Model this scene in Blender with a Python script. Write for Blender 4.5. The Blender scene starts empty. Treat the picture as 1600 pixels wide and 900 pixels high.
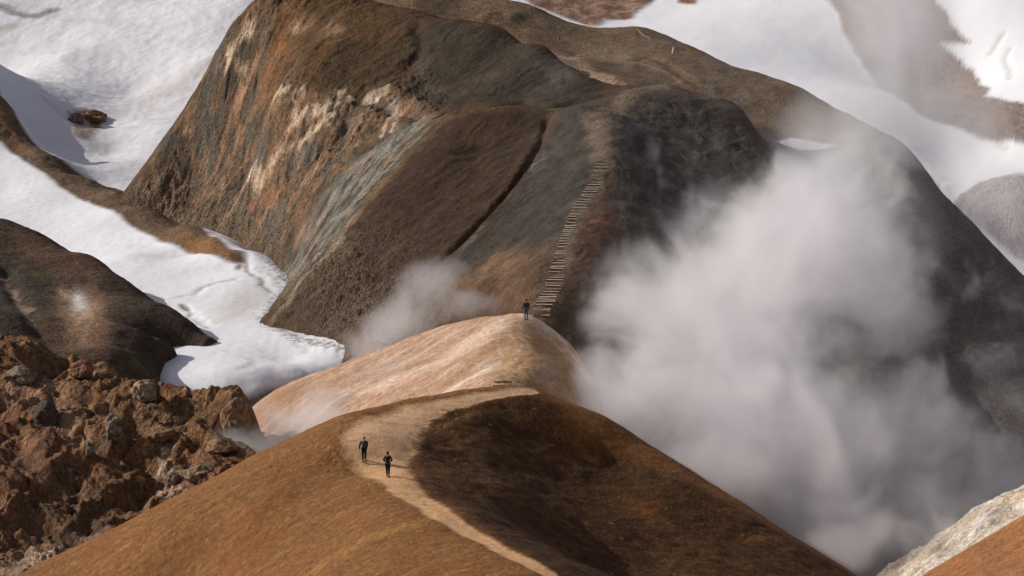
import bpy, bmesh, math, random
import numpy as np
from mathutils import Vector, Matrix

random.seed(7)
S = bpy.context.scene
COL = S.collection
R = math.radians

# ------------------------------------------------------------------ camera
F_PX = 4444.44                     # 100 mm on a 36 mm sensor, 1600 px wide
PITCH = R(10.0)
CAM_Z = 60.0
cam_d = bpy.data.cameras.new("camera")
cam_d.sensor_width = 36.0
cam_d.lens = 100.0
cam_d.clip_start = 1.0
cam_d.clip_end = 9000.0
cam = bpy.data.objects.new("camera", cam_d)
cam.location = (0, 0, CAM_Z)
cam.rotation_euler = (R(90) - PITCH, 0, 0)
COL.objects.link(cam)
S.camera = cam

# ------------------------------------------------------------------ light
SUN_EL, SUN_AZ = 30.0, 279.0       # sun stands on the left, a little in front of the far slopes
w = bpy.data.worlds.new("World")
S.world = w
w.use_nodes = True
nt = w.node_tree
sky = nt.nodes.new("ShaderNodeTexSky")
sky.sky_type = 'NISHITA'
sky.sun_disc = False
sky.sun_elevation = R(SUN_EL)
sky.sun_rotation = R(SUN_AZ)
sky.dust_density = 2.0
hs = nt.nodes.new("ShaderNodeHueSaturation"); hs.inputs["Saturation"].default_value = 0.55
tn = nt.nodes.new("ShaderNodeMix"); tn.data_type = 'RGBA'; tn.blend_type = 'MULTIPLY'; tn.inputs[0].default_value = 1.0
tn.inputs[7].default_value = (1.04, 0.97, 1.02, 1)
nt.links.new(sky.outputs[0], hs.inputs["Color"]); nt.links.new(hs.outputs[0], tn.inputs[6])
nt.links.new(tn.outputs[2], nt.nodes["Background"].inputs[0])
nt.nodes["Background"].inputs[1].default_value = 0.082
sd = bpy.data.lights.new("sun", 'SUN')
sd.energy = 3.6
sd.angle = R(0.5)
sd.color = (1.0, 0.95, 0.87)
sun = bpy.data.objects.new("sun", sd)
az = R(SUN_AZ)
to_sun = Vector((math.sin(az) * math.cos(R(SUN_EL)), math.cos(az) * math.cos(R(SUN_EL)), math.sin(R(SUN_EL))))
sun.rotation_euler = to_sun.to_track_quat('Z', 'Y').to_euler()
COL.objects.link(sun)
S.view_settings.view_transform = 'Standard'
S.view_settings.look = 'None'
S.view_settings.gamma = 1.0
S.view_settings.exposure = 0.0
S.cycles.use_denoising = True
S.cycles.max_bounces = 7
S.cycles.diffuse_bounces = 2
S.cycles.volume_bounces = 5
S.cycles.transparent_max_bounces = 128
S.cycles.volume_step_rate = 1.8
S.cycles.volume_max_steps = 256

# ------------------------------------------------------------------ numpy noise
_rng = np.random.RandomState(11)
_perm = _rng.permutation(1024)
_ang = _rng.rand(1024) * 2 * np.pi
_gx, _gy = np.cos(_ang), np.sin(_ang)

def perlin(x, y):
    xi = np.floor(x).astype(np.int64); yi = np.floor(y).astype(np.int64)
    xf = x - xi; yf = y - yi
    u = xf * xf * xf * (xf * (xf * 6 - 15) + 10); v = yf * yf * yf * (yf * (yf * 6 - 15) + 10)
    def g(ix, iy, dx, dy):
        h = _perm[(_perm[ix & 1023] + iy) & 1023]
        return _gx[h] * dx + _gy[h] * dy
    a = g(xi, yi, xf, yf); b = g(xi + 1, yi, xf - 1, yf)
    c = g(xi, yi + 1, xf, yf - 1); d = g(xi + 1, yi + 1, xf - 1, yf - 1)
    return (a + (b - a) * u + ((c + (d - c) * u) - (a + (b - a) * u)) * v) * 1.5

def fbm(x, y, s, o=5, gain=0.5, seed=0.0):
    r = 0; a = 1.0; t = 0
    x = x / s + seed * 17.3; y = y / s + seed * 9.7
    for i in range(o):
        r = r + a * perlin(x, y); t += a
        x = x * 2.03 + 31.7; y = y * 2.03 - 12.9; a *= gain
    return r / t

def ridged(x, y, s, o=5, gain=0.5, seed=0.0):
    r = 0; a = 1.0; t = 0
    x = x / s + seed * 13.1; y = y / s - seed * 7.7
    for i in range(o):
        r = r + a * (1 - 2 * np.abs(perlin(x, y))); t += a
        x = x * 2.07 + 11.7; y = y * 2.07 + 5.9; a *= gain
    return r / t

def rot(x, y, deg):
    c, s = math.cos(R(deg)), math.sin(R(deg))
    return x * c + y * s, -x * s + y * c

def sst(a, b, x):
    t = np.clip((x - a) / (b - a), 0, 1)
    return t * t * (3 - 2 * t)

def rocks(x, y, cell, rad=(0.25, 0.55), density=1.0, seed=0):
    """height of rounded stones scattered on a jittered grid (in units of their radius)"""
    gx = np.floor(x / cell).astype(np.int64); gy = np.floor(y / cell).astype(np.int64)
    out = np.zeros_like(x)
    for dx in (-1, 0, 1):
        for dy in (-1, 0, 1):
            ix, iy = gx + dx, gy + dy
            h = _perm[(_perm[(ix + seed * 37) & 1023] + iy) & 1023]
            h2 = _perm[(h + 311) & 1023]; h3 = _perm[(h2 + 97) & 1023]; h4 = _perm[(h3 + 501) & 1023]
            cx = (ix + 0.15 + 0.7 * h / 1024.) * cell; cy = (iy + 0.15 + 0.7 * h2 / 1024.) * cell
            r = cell * (rad[0] + (rad[1] - rad[0]) * (h3 / 1024.) ** 2)
            an = h4 / 1024. * np.pi; c, s = np.cos(an), np.sin(an)
            ux = (x - cx) * c + (y - cy) * s; uy = (-(x - cx) * s + (y - cy) * c) * 1.5
            q = 1 - (ux * ux + uy * uy) / (r * r)
            hh = np.where(q > 0, np.sqrt(np.maximum(q, 0)), 0) * r * (0.5 + h2 / 1400.)
            hh = np.where(h4 / 1024. < density, hh, 0)
            out = np.maximum(out, hh)
    return out

# ------------------------------------------------------------------ survey helper: photo direction + distance -> place
SP, CP = math.sin(PITCH), math.cos(PITCH)
def ray_dir(px, py):
    u = px - 800.0; v = 450.0 - py
    return np.array([u, CP * F_PX + SP * v, -SP * F_PX + CP * v]) / F_PX
def at(px, py, Y, z=None):
    if z is not None: return np.array([py, Y, z], float)      # ('w', x, y, z): a plain place
    d = ray_dir(px, py)
    return np.array([0, 0, CAM_Z]) + d * (Y / d[1])

def srgb(r, g, b):
    f = lambda c: (c / 255.) / 12.92 if c / 255. <= 0.04045 else ((c / 255. + 0.055) / 1.055) ** 2.4
    return np.array([f(r), f(g), f(b)])

# ------------------------------------------------------------------ terrain layer
class Layer:
    def __init__(s, name, pts, x0, x1, y0, y1, res, soft=2.5, smooth=0.02):
        s.name = name
        P = np.array([at(*p) for p in pts])
        s.x = np.arange(x0, x1 + res, res); s.y = np.arange(y0, y1 + res, res); s.res = res
        s.X, s.Y = np.meshgrid(s.x, s.y)
        n = len(P); k = lambda r2: -np.sqrt(r2 + soft * soft)
        d2 = (P[:, None, 0] - P[None, :, 0]) ** 2 + (P[:, None, 1] - P[None, :, 1]) ** 2
        A = np.zeros((n + 3, n + 3)); A[:n, :n] = k(d2) - np.eye(n) * smooth
        A[:n, n] = 1; A[:n, n + 1] = P[:, 0]; A[:n, n + 2] = P[:, 1]; A[n:, :n] = A[:n, n:].T
        wts = np.linalg.solve(A, np.concatenate([P[:, 2], [0, 0, 0]]))
        Z = wts[n] + wts[n + 1] * s.X + wts[n + 2] * s.Y
        for i in range(n):
            Z += wts[i] * k((s.X - P[i, 0]) ** 2 + (s.Y - P[i, 1]) ** 2)
        s.Z = Z; s.B = Z.copy()
        s.C = np.zeros(Z.shape + (4,)); s.C[..., 3] = 0.0
        s.G = np.full(Z.shape, 0.25); s.wx = s.X; s.wy = s.Y
    def height(s, x, y, Z=None):
        Z = s.Z if Z is None else Z
        fx = np.clip((x - s.x[0]) / s.res, 0, len(s.x) - 1.001); fy = np.clip((y - s.y[0]) / s.res, 0, len(s.y) - 1.001)
        i = int(fx); j = int(fy); a = fx - i; b = fy - j
        return (Z[j, i] * (1 - a) + Z[j, i + 1] * a) * (1 - b) + (Z[j + 1, i] * (1 - a) + Z[j + 1, i + 1] * a) * b
    def hit(s, px, py, Z=None):
        Z = s.B if Z is None else Z
        d = ray_dir(px, py)
        best = (1e9, None)
        ys = np.arange(s.y[0], s.y[-1], s.res * 0.5)
        xs = d[0] / d[1] * ys; zs = CAM_Z + d[2] / d[1] * ys
        fx = np.clip((xs - s.x[0]) / s.res, 0, len(s.x) - 1.001); fy = np.clip((ys - s.y[0]) / s.res, 0, len(s.y) - 1.001)
        i = fx.astype(int); j = fy.astype(int); a = fx - i; b = fy - j
        g = (Z[j, i] * (1 - a) + Z[j, i + 1] * a) * (1 - b) + (Z[j + 1, i] * (1 - a) + Z[j + 1, i + 1] * a) * b
        gap = zs - g
        idx = np.where(gap <= 0)[0]
        k = idx[0] if len(idx) else int(np.argmin(gap))
        return np.array([xs[k], ys[k], g[k]])
    def xy(s, pts):
        return [s.hit(*p)[:2] for p in pts]
    def warp(s, amp, scale, seed=1):
        s.wx = s.X + amp * fbm(s.X, s.Y, scale, 5, 0.6, seed); s.wy = s.Y + amp * fbm(s.X, s.Y, scale, 5, 0.6, seed + 5)
    def dist_line(s, W, warp=True):
        x, y = (s.wx, s.wy) if warp else (s.X, s.Y)
        D = np.full(s.X.shape, 1e9)
        for (a, b) in zip(W[:-1], W[1:]):
            ex, ey = b[0] - a[0], b[1] - a[1]; L = ex * ex + ey * ey + 1e-9
            t = np.clip(((x - a[0]) * ex + (y - a[1]) * ey) / L, 0, 1)
            D = np.minimum(D, np.hypot(x - a[0] - t * ex, y - a[1] - t * ey))
        return D
    def m_line(s, pts, width, soft=0.5, warp=True):
        D = s.dist_line(s.xy(pts), warp)
        return 1 - sst(width * (1 - soft), width * (1 + soft), D)
    def m_poly(s, pts, soft=0.6, grain=0.0, gs=0.5, warp=True, world=False):
        W = [np.array(p, float) for p in pts] if world else s.xy(pts); x, y = (s.wx, s.wy) if warp else (s.X, s.Y)
        inside = np.zeros(x.shape, bool)
        for (a, b) in zip(W, W[1:] + W[:1]):
            c = ((a[1] > y) != (b[1] > y)) & (x < (b[0] - a[0]) * (y - a[1]) / (b[1] - a[1] + 1e-12) + a[0])
            inside ^= c
        D = s.dist_line(W + W[:1], warp)
        sdv = np.where(inside, D, -D)
        if grain:
            sdv = sdv + grain * fbm(s.X, s.Y, gs, 3, 0.8, 3.3) * 2
        return sst(-soft, soft, sdv)
    def m_blob(s, px, py, rx, ry, deg=0, warp=True, power=1.0):
        c, sn = math.cos(R(deg)), math.sin(R(deg))
        o = s.hit(px, py)[:2]
        a = s.hit(px + rx * c, py + rx * sn)[:2] - o
        b = s.hit(px - ry * sn, py + ry * c)[:2] - o
        det = a[0] * b[1] - a[1] * b[0]
        if abs(det) < 1e-6: return np.zeros(s.X.shape)
        x, y = (s.wx, s.wy) if warp else (s.X, s.Y)
        dx, dy = x - o[0], y - o[1]
        u = (dx * b[1] - dy * b[0]) / det; v = (a[0] * dy - a[1] * dx) / det
        return np.exp(-(u * u + v * v) * power)
    def base(s, c): s.C[..., :3] = c
    def paint(s, m, c, k=1.0, snow=None):
        m = np.clip(m * k, 0, 1)[..., None]
        s.C[..., :3] = s.C[..., :3] * (1 - m) + np.asarray(c) * m
        if snow is not None: s.C[..., 3] = s.C[..., 3] * (1 - m[..., 0]) + snow * m[..., 0]
    def carve(s, pts, width, depth, Z=None, warp=False):
        D = s.dist_line(s.xy(pts), warp)
        s.Z -= depth * np.exp(-(D / width) ** 2)
    def raise_blob(s, px, py, rx, ry, h, deg=0, power=1.0):
        s.Z += h * s.m_blob(px, py, rx, ry, deg, False, power)
    def speckle(s, amt, scale=0.5, seed=2, mask=1.0):
        n = fbm(s.X, s.Y, scale, 4, 0.8, seed)
        s.C[..., :3] *= np.clip(1 + amt * 2 * n * mask, 0.2, 2.5)[..., None]
    def commit(s): s.B = s.Z.copy()
    def build(s, mat):
        ny, nx = s.X.shape
        co = np.stack([s.X, s.Y, s.Z], -1).reshape(-1, 3).astype(np.float32)
        idx = np.arange(ny * nx).reshape(ny, nx)
        f = np.stack([idx[:-1, :-1], idx[:-1, 1:], idx[1:, 1:], idx[1:, :-1]], -1).reshape(-1, 4)
        me = bpy.data.meshes.new(s.name)
        me.vertices.add(len(co)); me.vertices.foreach_set("co", co.ravel())
        me.loops.add(f.size); me.loops.foreach_set("vertex_index", f.ravel().astype(np.int32))
        me.polygons.add(len(f)); me.polygons.foreach_set("loop_start", (np.arange(len(f)) * 4).astype(np.int32))
        me.update(calc_edges=True)
        me.polygons.foreach_set("use_smooth", np.ones(len(f), bool))
        at_ = me.color_attributes.new("soil", 'FLOAT_COLOR', 'POINT')
        at_.data.foreach_set("color", np.clip(s.C, 0, 1).astype(np.float32).ravel())
        ga = me.attributes.new("stony", 'FLOAT', 'POINT')
        ga.data.foreach_set("value", np.clip(s.G * (1 - s.C[..., 3]), 0, 1).astype(np.float32).ravel())
        me.materials.append(mat)
        o = bpy.data.objects.new(s.name, me); COL.objects.link(o)
        o["kind"] = "structure"
        return o

def terrain_mat(name, grain=0.25, gscale=3.0, bump=0.35, bscale=4.0, streak=None, rough=0.92, bump_d=0.12, stone=4.5):
    """colour = mapped soil colour times fine mineral grain; relief = stones and grit"""
    m = bpy.data.materials.new(name); m.use_nodes = True
    N, L = m.node_tree.nodes, m.node_tree.links
    b = N["Principled BSDF"]; b.inputs["Roughness"].default_value = rough
    b.inputs["Specular IOR Level"].default_value = 0.15
    at_ = N.new("ShaderNodeVertexColor"); at_.layer_name = "soil"
    tc = N.new("ShaderNodeTexCoord")
    n1 = N.new("ShaderNodeTexNoise"); n1.inputs["Scale"].default_value = gscale; n1.inputs["Detail"].default_value = 8; n1.inputs["Roughness"].default_value = 0.75
    L.new(tc.outputs["Object"], n1.inputs["Vector"])
    mr = N.new("ShaderNodeMapRange"); mr.inputs[1].default_value = 0.3; mr.inputs[2].default_value = 0.7
    mr.inputs[3].default_value = 1 - grain; mr.inputs[4].default_value = 1 + grain
    L.new(n1.outputs["Fac"], mr.inputs[0])
    fac = mr.outputs[0]
    if streak:
        deg, ratio, sc, amt = streak
        mp = N.new("ShaderNodeMapping"); mp.vector_type = 'TEXTURE'
        mp.inputs["Rotation"].default_value = (0, 0, R(deg)); mp.inputs["Scale"].default_value = (ratio, 1, 1)
        L.new(tc.outputs["Object"], mp.inputs["Vector"])
        n2 = N.new("ShaderNodeTexNoise"); n2.inputs["Scale"].default_value = sc; n2.inputs["Detail"].default_value = 6; n2.inputs["Roughness"].default_value = 0.65
        L.new(mp.outputs[0], n2.inputs["Vector"])
        m2 = N.new("ShaderNodeMapRange"); m2.inputs[1].default_value = 0.3; m2.inputs[2].default_value = 0.7
        m2.inputs[3].default_value = 1 - amt; m2.inputs[4].default_value = 1 + amt
        L.new(n2.outputs["Fac"], m2.inputs[0])
        mu = N.new("ShaderNodeMath"); mu.operation = 'MULTIPLY'; L.new(fac, mu.inputs[0]); L.new(m2.outputs[0], mu.inputs[1]); fac = mu.outputs[0]
    # loose stones: every cell a stone with its own tone
    ga = N.new("ShaderNodeAttribute"); ga.attribute_name = "stony"
    vo = N.new("ShaderNodeTexVoronoi"); vo.inputs["Scale"].default_value = stone; vo.inputs["Detail"].default_value = 1.0; vo.inputs["Roughness"].default_value = 0.6
    L.new(tc.outputs["Object"], vo.inputs["Vector"])
    sx = N.new("ShaderNodeSeparateColor"); L.new(vo.outputs["Color"], sx.inputs[0])
    pw = N.new("ShaderNodeMath"); pw.operation = 'POWER'; L.new(sx.outputs[0], pw.inputs[0]); pw.inputs[1].default_value = 1.6
    sv1 = N.new("ShaderNodeMapRange"); sv1.inputs[3].default_value = 0.35; sv1.inputs[4].default_value = 2.3; L.new(pw.outputs[0], sv1.inputs[0])
    sm1 = N.new("ShaderNodeMix"); sm1.data_type = 'FLOAT'; sm1.inputs[2].default_value = 1.0
    L.new(ga.outputs["Fac"], sm1.inputs[0]); L.new(sv1.outputs[0], sm1.inputs[3])
    mu2 = N.new("ShaderNodeMath"); mu2.operation = 'MULTIPLY'; L.new(fac, mu2.inputs[0]); L.new(sm1.outputs[0], mu2.inputs[1]); fac = mu2.outputs[0]
    mx = N.new("ShaderNodeMix"); mx.data_type = 'FLOAT'
    L.new(at_.outputs["Alpha"], mx.inputs[0]); L.new(fac, mx.inputs[2]); mx.inputs[3].default_value = 1.0
    vm = N.new("ShaderNodeVectorMath"); vm.operation = 'SCALE'
    L.new(at_.outputs["Color"], vm.inputs[0]); L.new(mx.outputs[0], vm.inputs["Scale"])
    L.new(vm.outputs[0], b.inputs["Base Color"])
    n3 = N.new("ShaderNodeTexNoise"); n3.inputs["Scale"].default_value = bscale; n3.inputs["Detail"].default_value = 9; n3.inputs["Roughness"].default_value = 0.7
    L.new(tc.outputs["Object"], n3.inputs["Vector"])
    bs = N.new("ShaderNodeMapRange"); bs.inputs[3].default_value = bump; bs.inputs[4].default_value = bump * 0.3
    L.new(at_.outputs["Alpha"], bs.inputs[0])
    bp = N.new("ShaderNodeBump"); bp.inputs["Distance"].default_value = bump_d
    sd1 = N.new("ShaderNodeMath"); sd1.operation = 'MULTIPLY'; L.new(vo.outputs["Distance"], sd1.inputs[0]); L.new(ga.outputs["Fac"], sd1.inputs[1])
    sd2 = N.new("ShaderNodeMath"); sd2.operation = 'MULTIPLY_ADD'; L.new(sd1.outputs[0], sd2.inputs[0]); sd2.inputs[1].default_value = -1.6; L.new(n3.outputs["Fac"], sd2.inputs[2])
    L.new(bs.outputs[0], bp.inputs["Strength"]); L.new(sd2.outputs[0], bp.inputs["Height"])
    L.new(bp.outputs[0], b.inputs["Normal"])
    return m

SNOW = np.array([0.80, 0.80, 0.82])
DIRTY = np.array([0.55, 0.50, 0.43])

# ================================================================== FRONT HILL
fh = Layer("front_hill", [
  (-250,1030,194),(-120,970,193),(40,890,192),(130,853,192),(240,795,192),(330,750,193),(400,713,193.5),(480,677,195),(560,645,197.5),(640,627,201),(720,613,205),(820,606,207),
  (870,625,207),(950,665,206),(1050,725,204.5),(1150,783,203),(1250,845,201.5),(1340,900,200),(1450,970,197),
  (100,980,207),(300,850,212),(480,770,213),(640,730,217),(820,690,223),(950,760,222),(1150,880,219),(1340,1000,215),
  (60,960,186),(300,900,182),(250,850,185.5),(400,800,184),(500,900,170.5),(480,740,187.5),(600,800,176.5),(700,900,163.5),(560,700,189.5),(530,820,178),
  (605,745,184),(568,720,188.5),(620,650,197.5),(720,820,173),(860,900,162.5),(790,860,167.5),(660,785,178.5),
  (700,640,200.5),(645,690,192.5),(655,745,185),(720,800,176),(800,626,204.5),
  (740,700,195.5),(790,680,200),(780,760,189.2),(850,700,201),(880,760,196.3),(900,850,187),(920,900,182),(820,830,180),(700,720,191.5),(720,770,184),
  (950,720,203),(1050,780,199),(1000,850,191),(1150,850,195),(1250,900,192),(1100,900,187),
  (860,1100,138),(500,1100,146),(1100,1150,150),(100,1150,165),(1500,1100,180),
 ], -48, 42, 128, 232, 0.18, soft=2.0)
# rim above the bowl, steps of the bowl
fh.Z += 0.25 * fbm(fh.X, fh.Y, 9, 3, 0.5, 1)
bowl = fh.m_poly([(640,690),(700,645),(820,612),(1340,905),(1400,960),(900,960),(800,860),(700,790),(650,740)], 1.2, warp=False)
xr, yr = rot(fh.X, fh.Y, 35)
fh.Z += bowl * (0.30 * fbm(fh.X, fh.Y, 5.5, 4, 0.5, 2) + 0.10 * ridged(xr, yr * 2.2, 3.2, 5, 0.6, 4))
fh.Z += (1 - bowl) * (0.05 * fbm(fh.X, fh.Y, 1.2, 3, 0.6, 4))
fh.Z += 0.018 * fbm(fh.X, fh.Y, 0.45, 2, 0.6, 9)
fh.carve([(642,700),(640,722),(650,742),(662,762)], 0.55, 0.12)
fh.carve([(690,655),(740,640),(790,634)], 0.5, 0.10)
fh.commit()
fh.warp(0.9, 2.5)
OCH = np.array([0.178, 0.081, 0.028])
fh.base(OCH)
xs_, ys_ = rot(fh.X, fh.Y, 14)
st = fbm(xs_ / 6.0, ys_, 0.8, 5, 0.6, 7)
fh.paint(sst(0.05, 0.5, st), (0.245, 0.115, 0.04), 0.7)
fh.paint(sst(0.0, 0.45, fbm(fh.X, fh.Y, 7, 4, 0.5, 3)), (0.165, 0.062, 0.016), 0.6)
fh.paint(fh.m_line([(480,900),(560,850),(650,820)], 0.5, 0.9), (0.30, 0.15, 0.055), 0.55)
fh.paint(bowl, (0.062, 0.034, 0.014), 0.95)  # darker soil, with the shade of the sun-averted slope put into the colour
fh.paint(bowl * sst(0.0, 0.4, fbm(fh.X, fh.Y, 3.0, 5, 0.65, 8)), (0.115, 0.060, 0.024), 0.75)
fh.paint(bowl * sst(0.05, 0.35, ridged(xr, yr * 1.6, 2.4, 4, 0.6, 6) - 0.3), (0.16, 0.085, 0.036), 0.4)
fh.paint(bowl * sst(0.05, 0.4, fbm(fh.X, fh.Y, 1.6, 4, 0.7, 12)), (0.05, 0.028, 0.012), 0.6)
fh.paint(fh.m_blob(905, 675, 45, 22, 30) + fh.m_blob(1010, 800, 30, 18, 30), (0.24, 0.105, 0.03), 0.6)
for b in ((720,690,22,5,-20),(765,752,24,4,0),(840,705,16,4,-15),(925,720,12,6,10),(1190,840,26,6,5),(700,665,40,5,-25)):
    fh.paint(fh.m_blob(*b), (0.32, 0.18, 0.08), 0.6)
# trodden path over the crest and down the spine
PATH = [(905,940),(860,900),(800,868),(740,835),(690,805),(655,782),(628,760),(604,738),(590,712),(592,690),(612,665),(650,645),(700,630),(760,618),(830,609)]
W = fh.xy(PATH)
Wd = np.array([0.5,0.55,0.65,0.75,0.85,0.95,1.15,1.6,2.0,2.3,2.1,1.3,0.85,0.6,0.5])
Dp = np.full(fh.X.shape, 1e9)
for i, (a, b) in enumerate(zip(W[:-1], W[1:])):
    ex, ey = b[0]-a[0], b[1]-a[1]; LL = ex*ex+ey*ey+1e-9
    t = np.clip(((fh.wx*0.35+fh.X*0.65-a[0])*ex + (fh.wy*0.35+fh.Y*0.65-a[1])*ey)/LL, 0, 1)
    d = np.hypot(fh.X*0.6+fh.wx*0.4-a[0]-t*ex, fh.Y*0.6+fh.wy*0.4-a[1]-t*ey) / (Wd[i]*(1-t)+Wd[i+1]*t)
    Dp = np.minimum(Dp, d)
pm = 1 - sst(0.7, 1.25, Dp + 0.12 * fbm(fh.X, fh.Y, 0.6, 4, 0.7, 21))
fh.paint(pm, (0.60, 0.35, 0.175), 0.98)
fh.paint(pm * sst(186, 192, fh.Y), (0.68, 0.43, 0.245), 0.8)
fh.paint(pm * sst(0.0, 0.5, fbm(fh.X, fh.Y, 2.0, 4, 0.6, 31)), (0.62, 0.39, 0.215), 0.5)
edge = sst(0.9, 1.3, Dp) * (1 - sst(1.6, 2.6, Dp)) * sst(0.1, 0.3, fbm(fh.X, fh.Y, 0.6, 3, 0.8, 5)) * (fh.Y > 176)
fh.paint(edge, (0.12, 0.05, 0.018), 0.8)
fh.Z -= 0.10 * pm
fh.paint((1 - bowl) * sst(0.1, 0.5, fbm(xs_ / 9, ys_, 0.35, 4, 0.7, 17)), (0.27, 0.135, 0.05), 0.6)
fh.C[..., :3] *= (1 - (bowl * (1 - pm))[..., None] * np.array([0.26, 0.36, 0.48]))  # more of the bowl's shade multiplied into its soil colour
fh.paint(fh.m_line([(700,648),(672,668),(656,692),(654,714),(658,738),(672,762),(700,790)], 0.6, 0.9) * sst(-0.2, 0.15, fbm(fh.X, fh.Y, 0.8, 4, 0.7, 44)), (0.06, 0.03, 0.014), 0.75)
fh.speckle(0.30, 0.45, mask=1 - 0.8 * pm)
xs8, ys8 = rot(fh.X, fh.Y, 16)
fh.Z += (1 - bowl) * (1 - pm) * 0.05 * ridged(xs8 / 7, ys8, 0.9, 3, 0.5, 51)
stn = rocks(fh.X, fh.Y, 0.9, (0.06, 0.16), 0.10, 21)
fh.Z += stn * 0.9; fh.paint(stn > 0.01, (0.30, 0.20, 0.12), 0.6)
fh.G[:] = (0.18 + 0.10 * bowl + 0.5 * edge) * (1 - 0.85 * pm)
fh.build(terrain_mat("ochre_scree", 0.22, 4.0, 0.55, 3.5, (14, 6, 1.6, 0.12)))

# ================================================================== MIDDLE KNOLL
kn = Layer("middle_knoll", [
  (390,640,232),(430,612,233),(500,582,233.5),(560,558,234),(600,545,233.5),(680,515,233),(740,500,232),(800,492,230.5),(830,494,230),(860,512,230),(890,540,229.5),(905,575,228),(925,620,227),(960,680,225),
  (390,700,245),(500,640,250),(600,600,251),(700,560,249),(800,530,243),(860,540,240),(920,620,241),(1000,750,236),
  (600,620,218),(500,640,221),(430,670,223),(400,710,222),(560,660,214),(700,600,215),(700,550,224),(780,602,209.5),(780,560,217),(800,530,222.5),(820,510,226.5),
  (860,560,220),(880,600,216),(900,600,219),(880,545,228),(950,700,219),(980,760,214),(640,560,227),(740,530,225),
  ('w',-4,204,11),('w',3,203,11),('w',8,207,9),('w',-14,204,9),(400,780,214),(330,740,222),(330,690,236),
 ], -34, 16, 202, 252, 0.16, soft=1.8)
xk, yk = rot(kn.X, kn.Y, 60)
kn.Z += 0.25 * fbm(kn.X, kn.Y, 5, 4, 0.5, 1) + 0.10 * ridged(kn.X, kn.Y, 1.8, 4, 0.5, 2) + 0.04 * fbm(kn.X, kn.Y, 0.5, 3, 0.7, 3)
kn.commit(); kn.warp(1.2, 2.5)
kn.base((0.41, 0.26, 0.17))
sk = fbm(kn.X, kn.Y * 1.0, 1.2, 5, 0.6, 5)
xk, yk = rot(kn.X, kn.Y, 30)
sk = fbm(xk / 5, yk, 0.9, 5, 0.6, 7)
kn.paint(sst(0.0, 0.4, sk), (0.60, 0.44, 0.33), 0.75)
kn.paint(sst(0.05, 0.5, -sk), (0.33, 0.175, 0.095), 0.7)
kn.paint(kn.m_blob(640, 590, 70, 12, -25), (0.42, 0.22, 0.14), 0.45)
kn.paint(kn.m_blob(450, 620, 60, 26, -25), (0.29, 0.155, 0.085), 0.8)
kn.paint(kn.m_line([(690,618),(760,578),(775,572)], 0.7, 0.8), (0.66, 0.52, 0.40), 0.8)
kn.paint(kn.m_line([(600,600),(700,560),(760,520),(800,500),(830,500)], 1.3, 0.9), (0.62, 0.47, 0.36), 0.7)
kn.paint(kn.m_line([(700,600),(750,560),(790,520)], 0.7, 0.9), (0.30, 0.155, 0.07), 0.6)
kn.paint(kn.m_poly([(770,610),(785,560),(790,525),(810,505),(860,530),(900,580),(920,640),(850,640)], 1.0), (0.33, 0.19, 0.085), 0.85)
kn.paint(kn.m_line([(795,606),(800,585),(805,555),(812,520),(822,498)], 0.9, 0.8), (0.50, 0.32, 0.18), 0.8)
kn.paint(kn.m_line([(822,494),(850,508),(880,532)], 0.6, 0.8), (0.62, 0.50, 0.41), 0.7)
kn.paint(kn.m_blob(855, 600, 20, 8, 30), (0.55, 0.36, 0.22), 0.6)
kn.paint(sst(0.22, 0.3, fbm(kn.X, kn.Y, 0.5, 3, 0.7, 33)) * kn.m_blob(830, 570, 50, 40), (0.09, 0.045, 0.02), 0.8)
kn.speckle(0.25, 0.4)
kn.G[:] = 0.15
kn.build(terrain_mat("pale_clay", 0.18, 4.0, 0.5, 3.5, (30, 5, 1.8, 0.12)))

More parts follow.
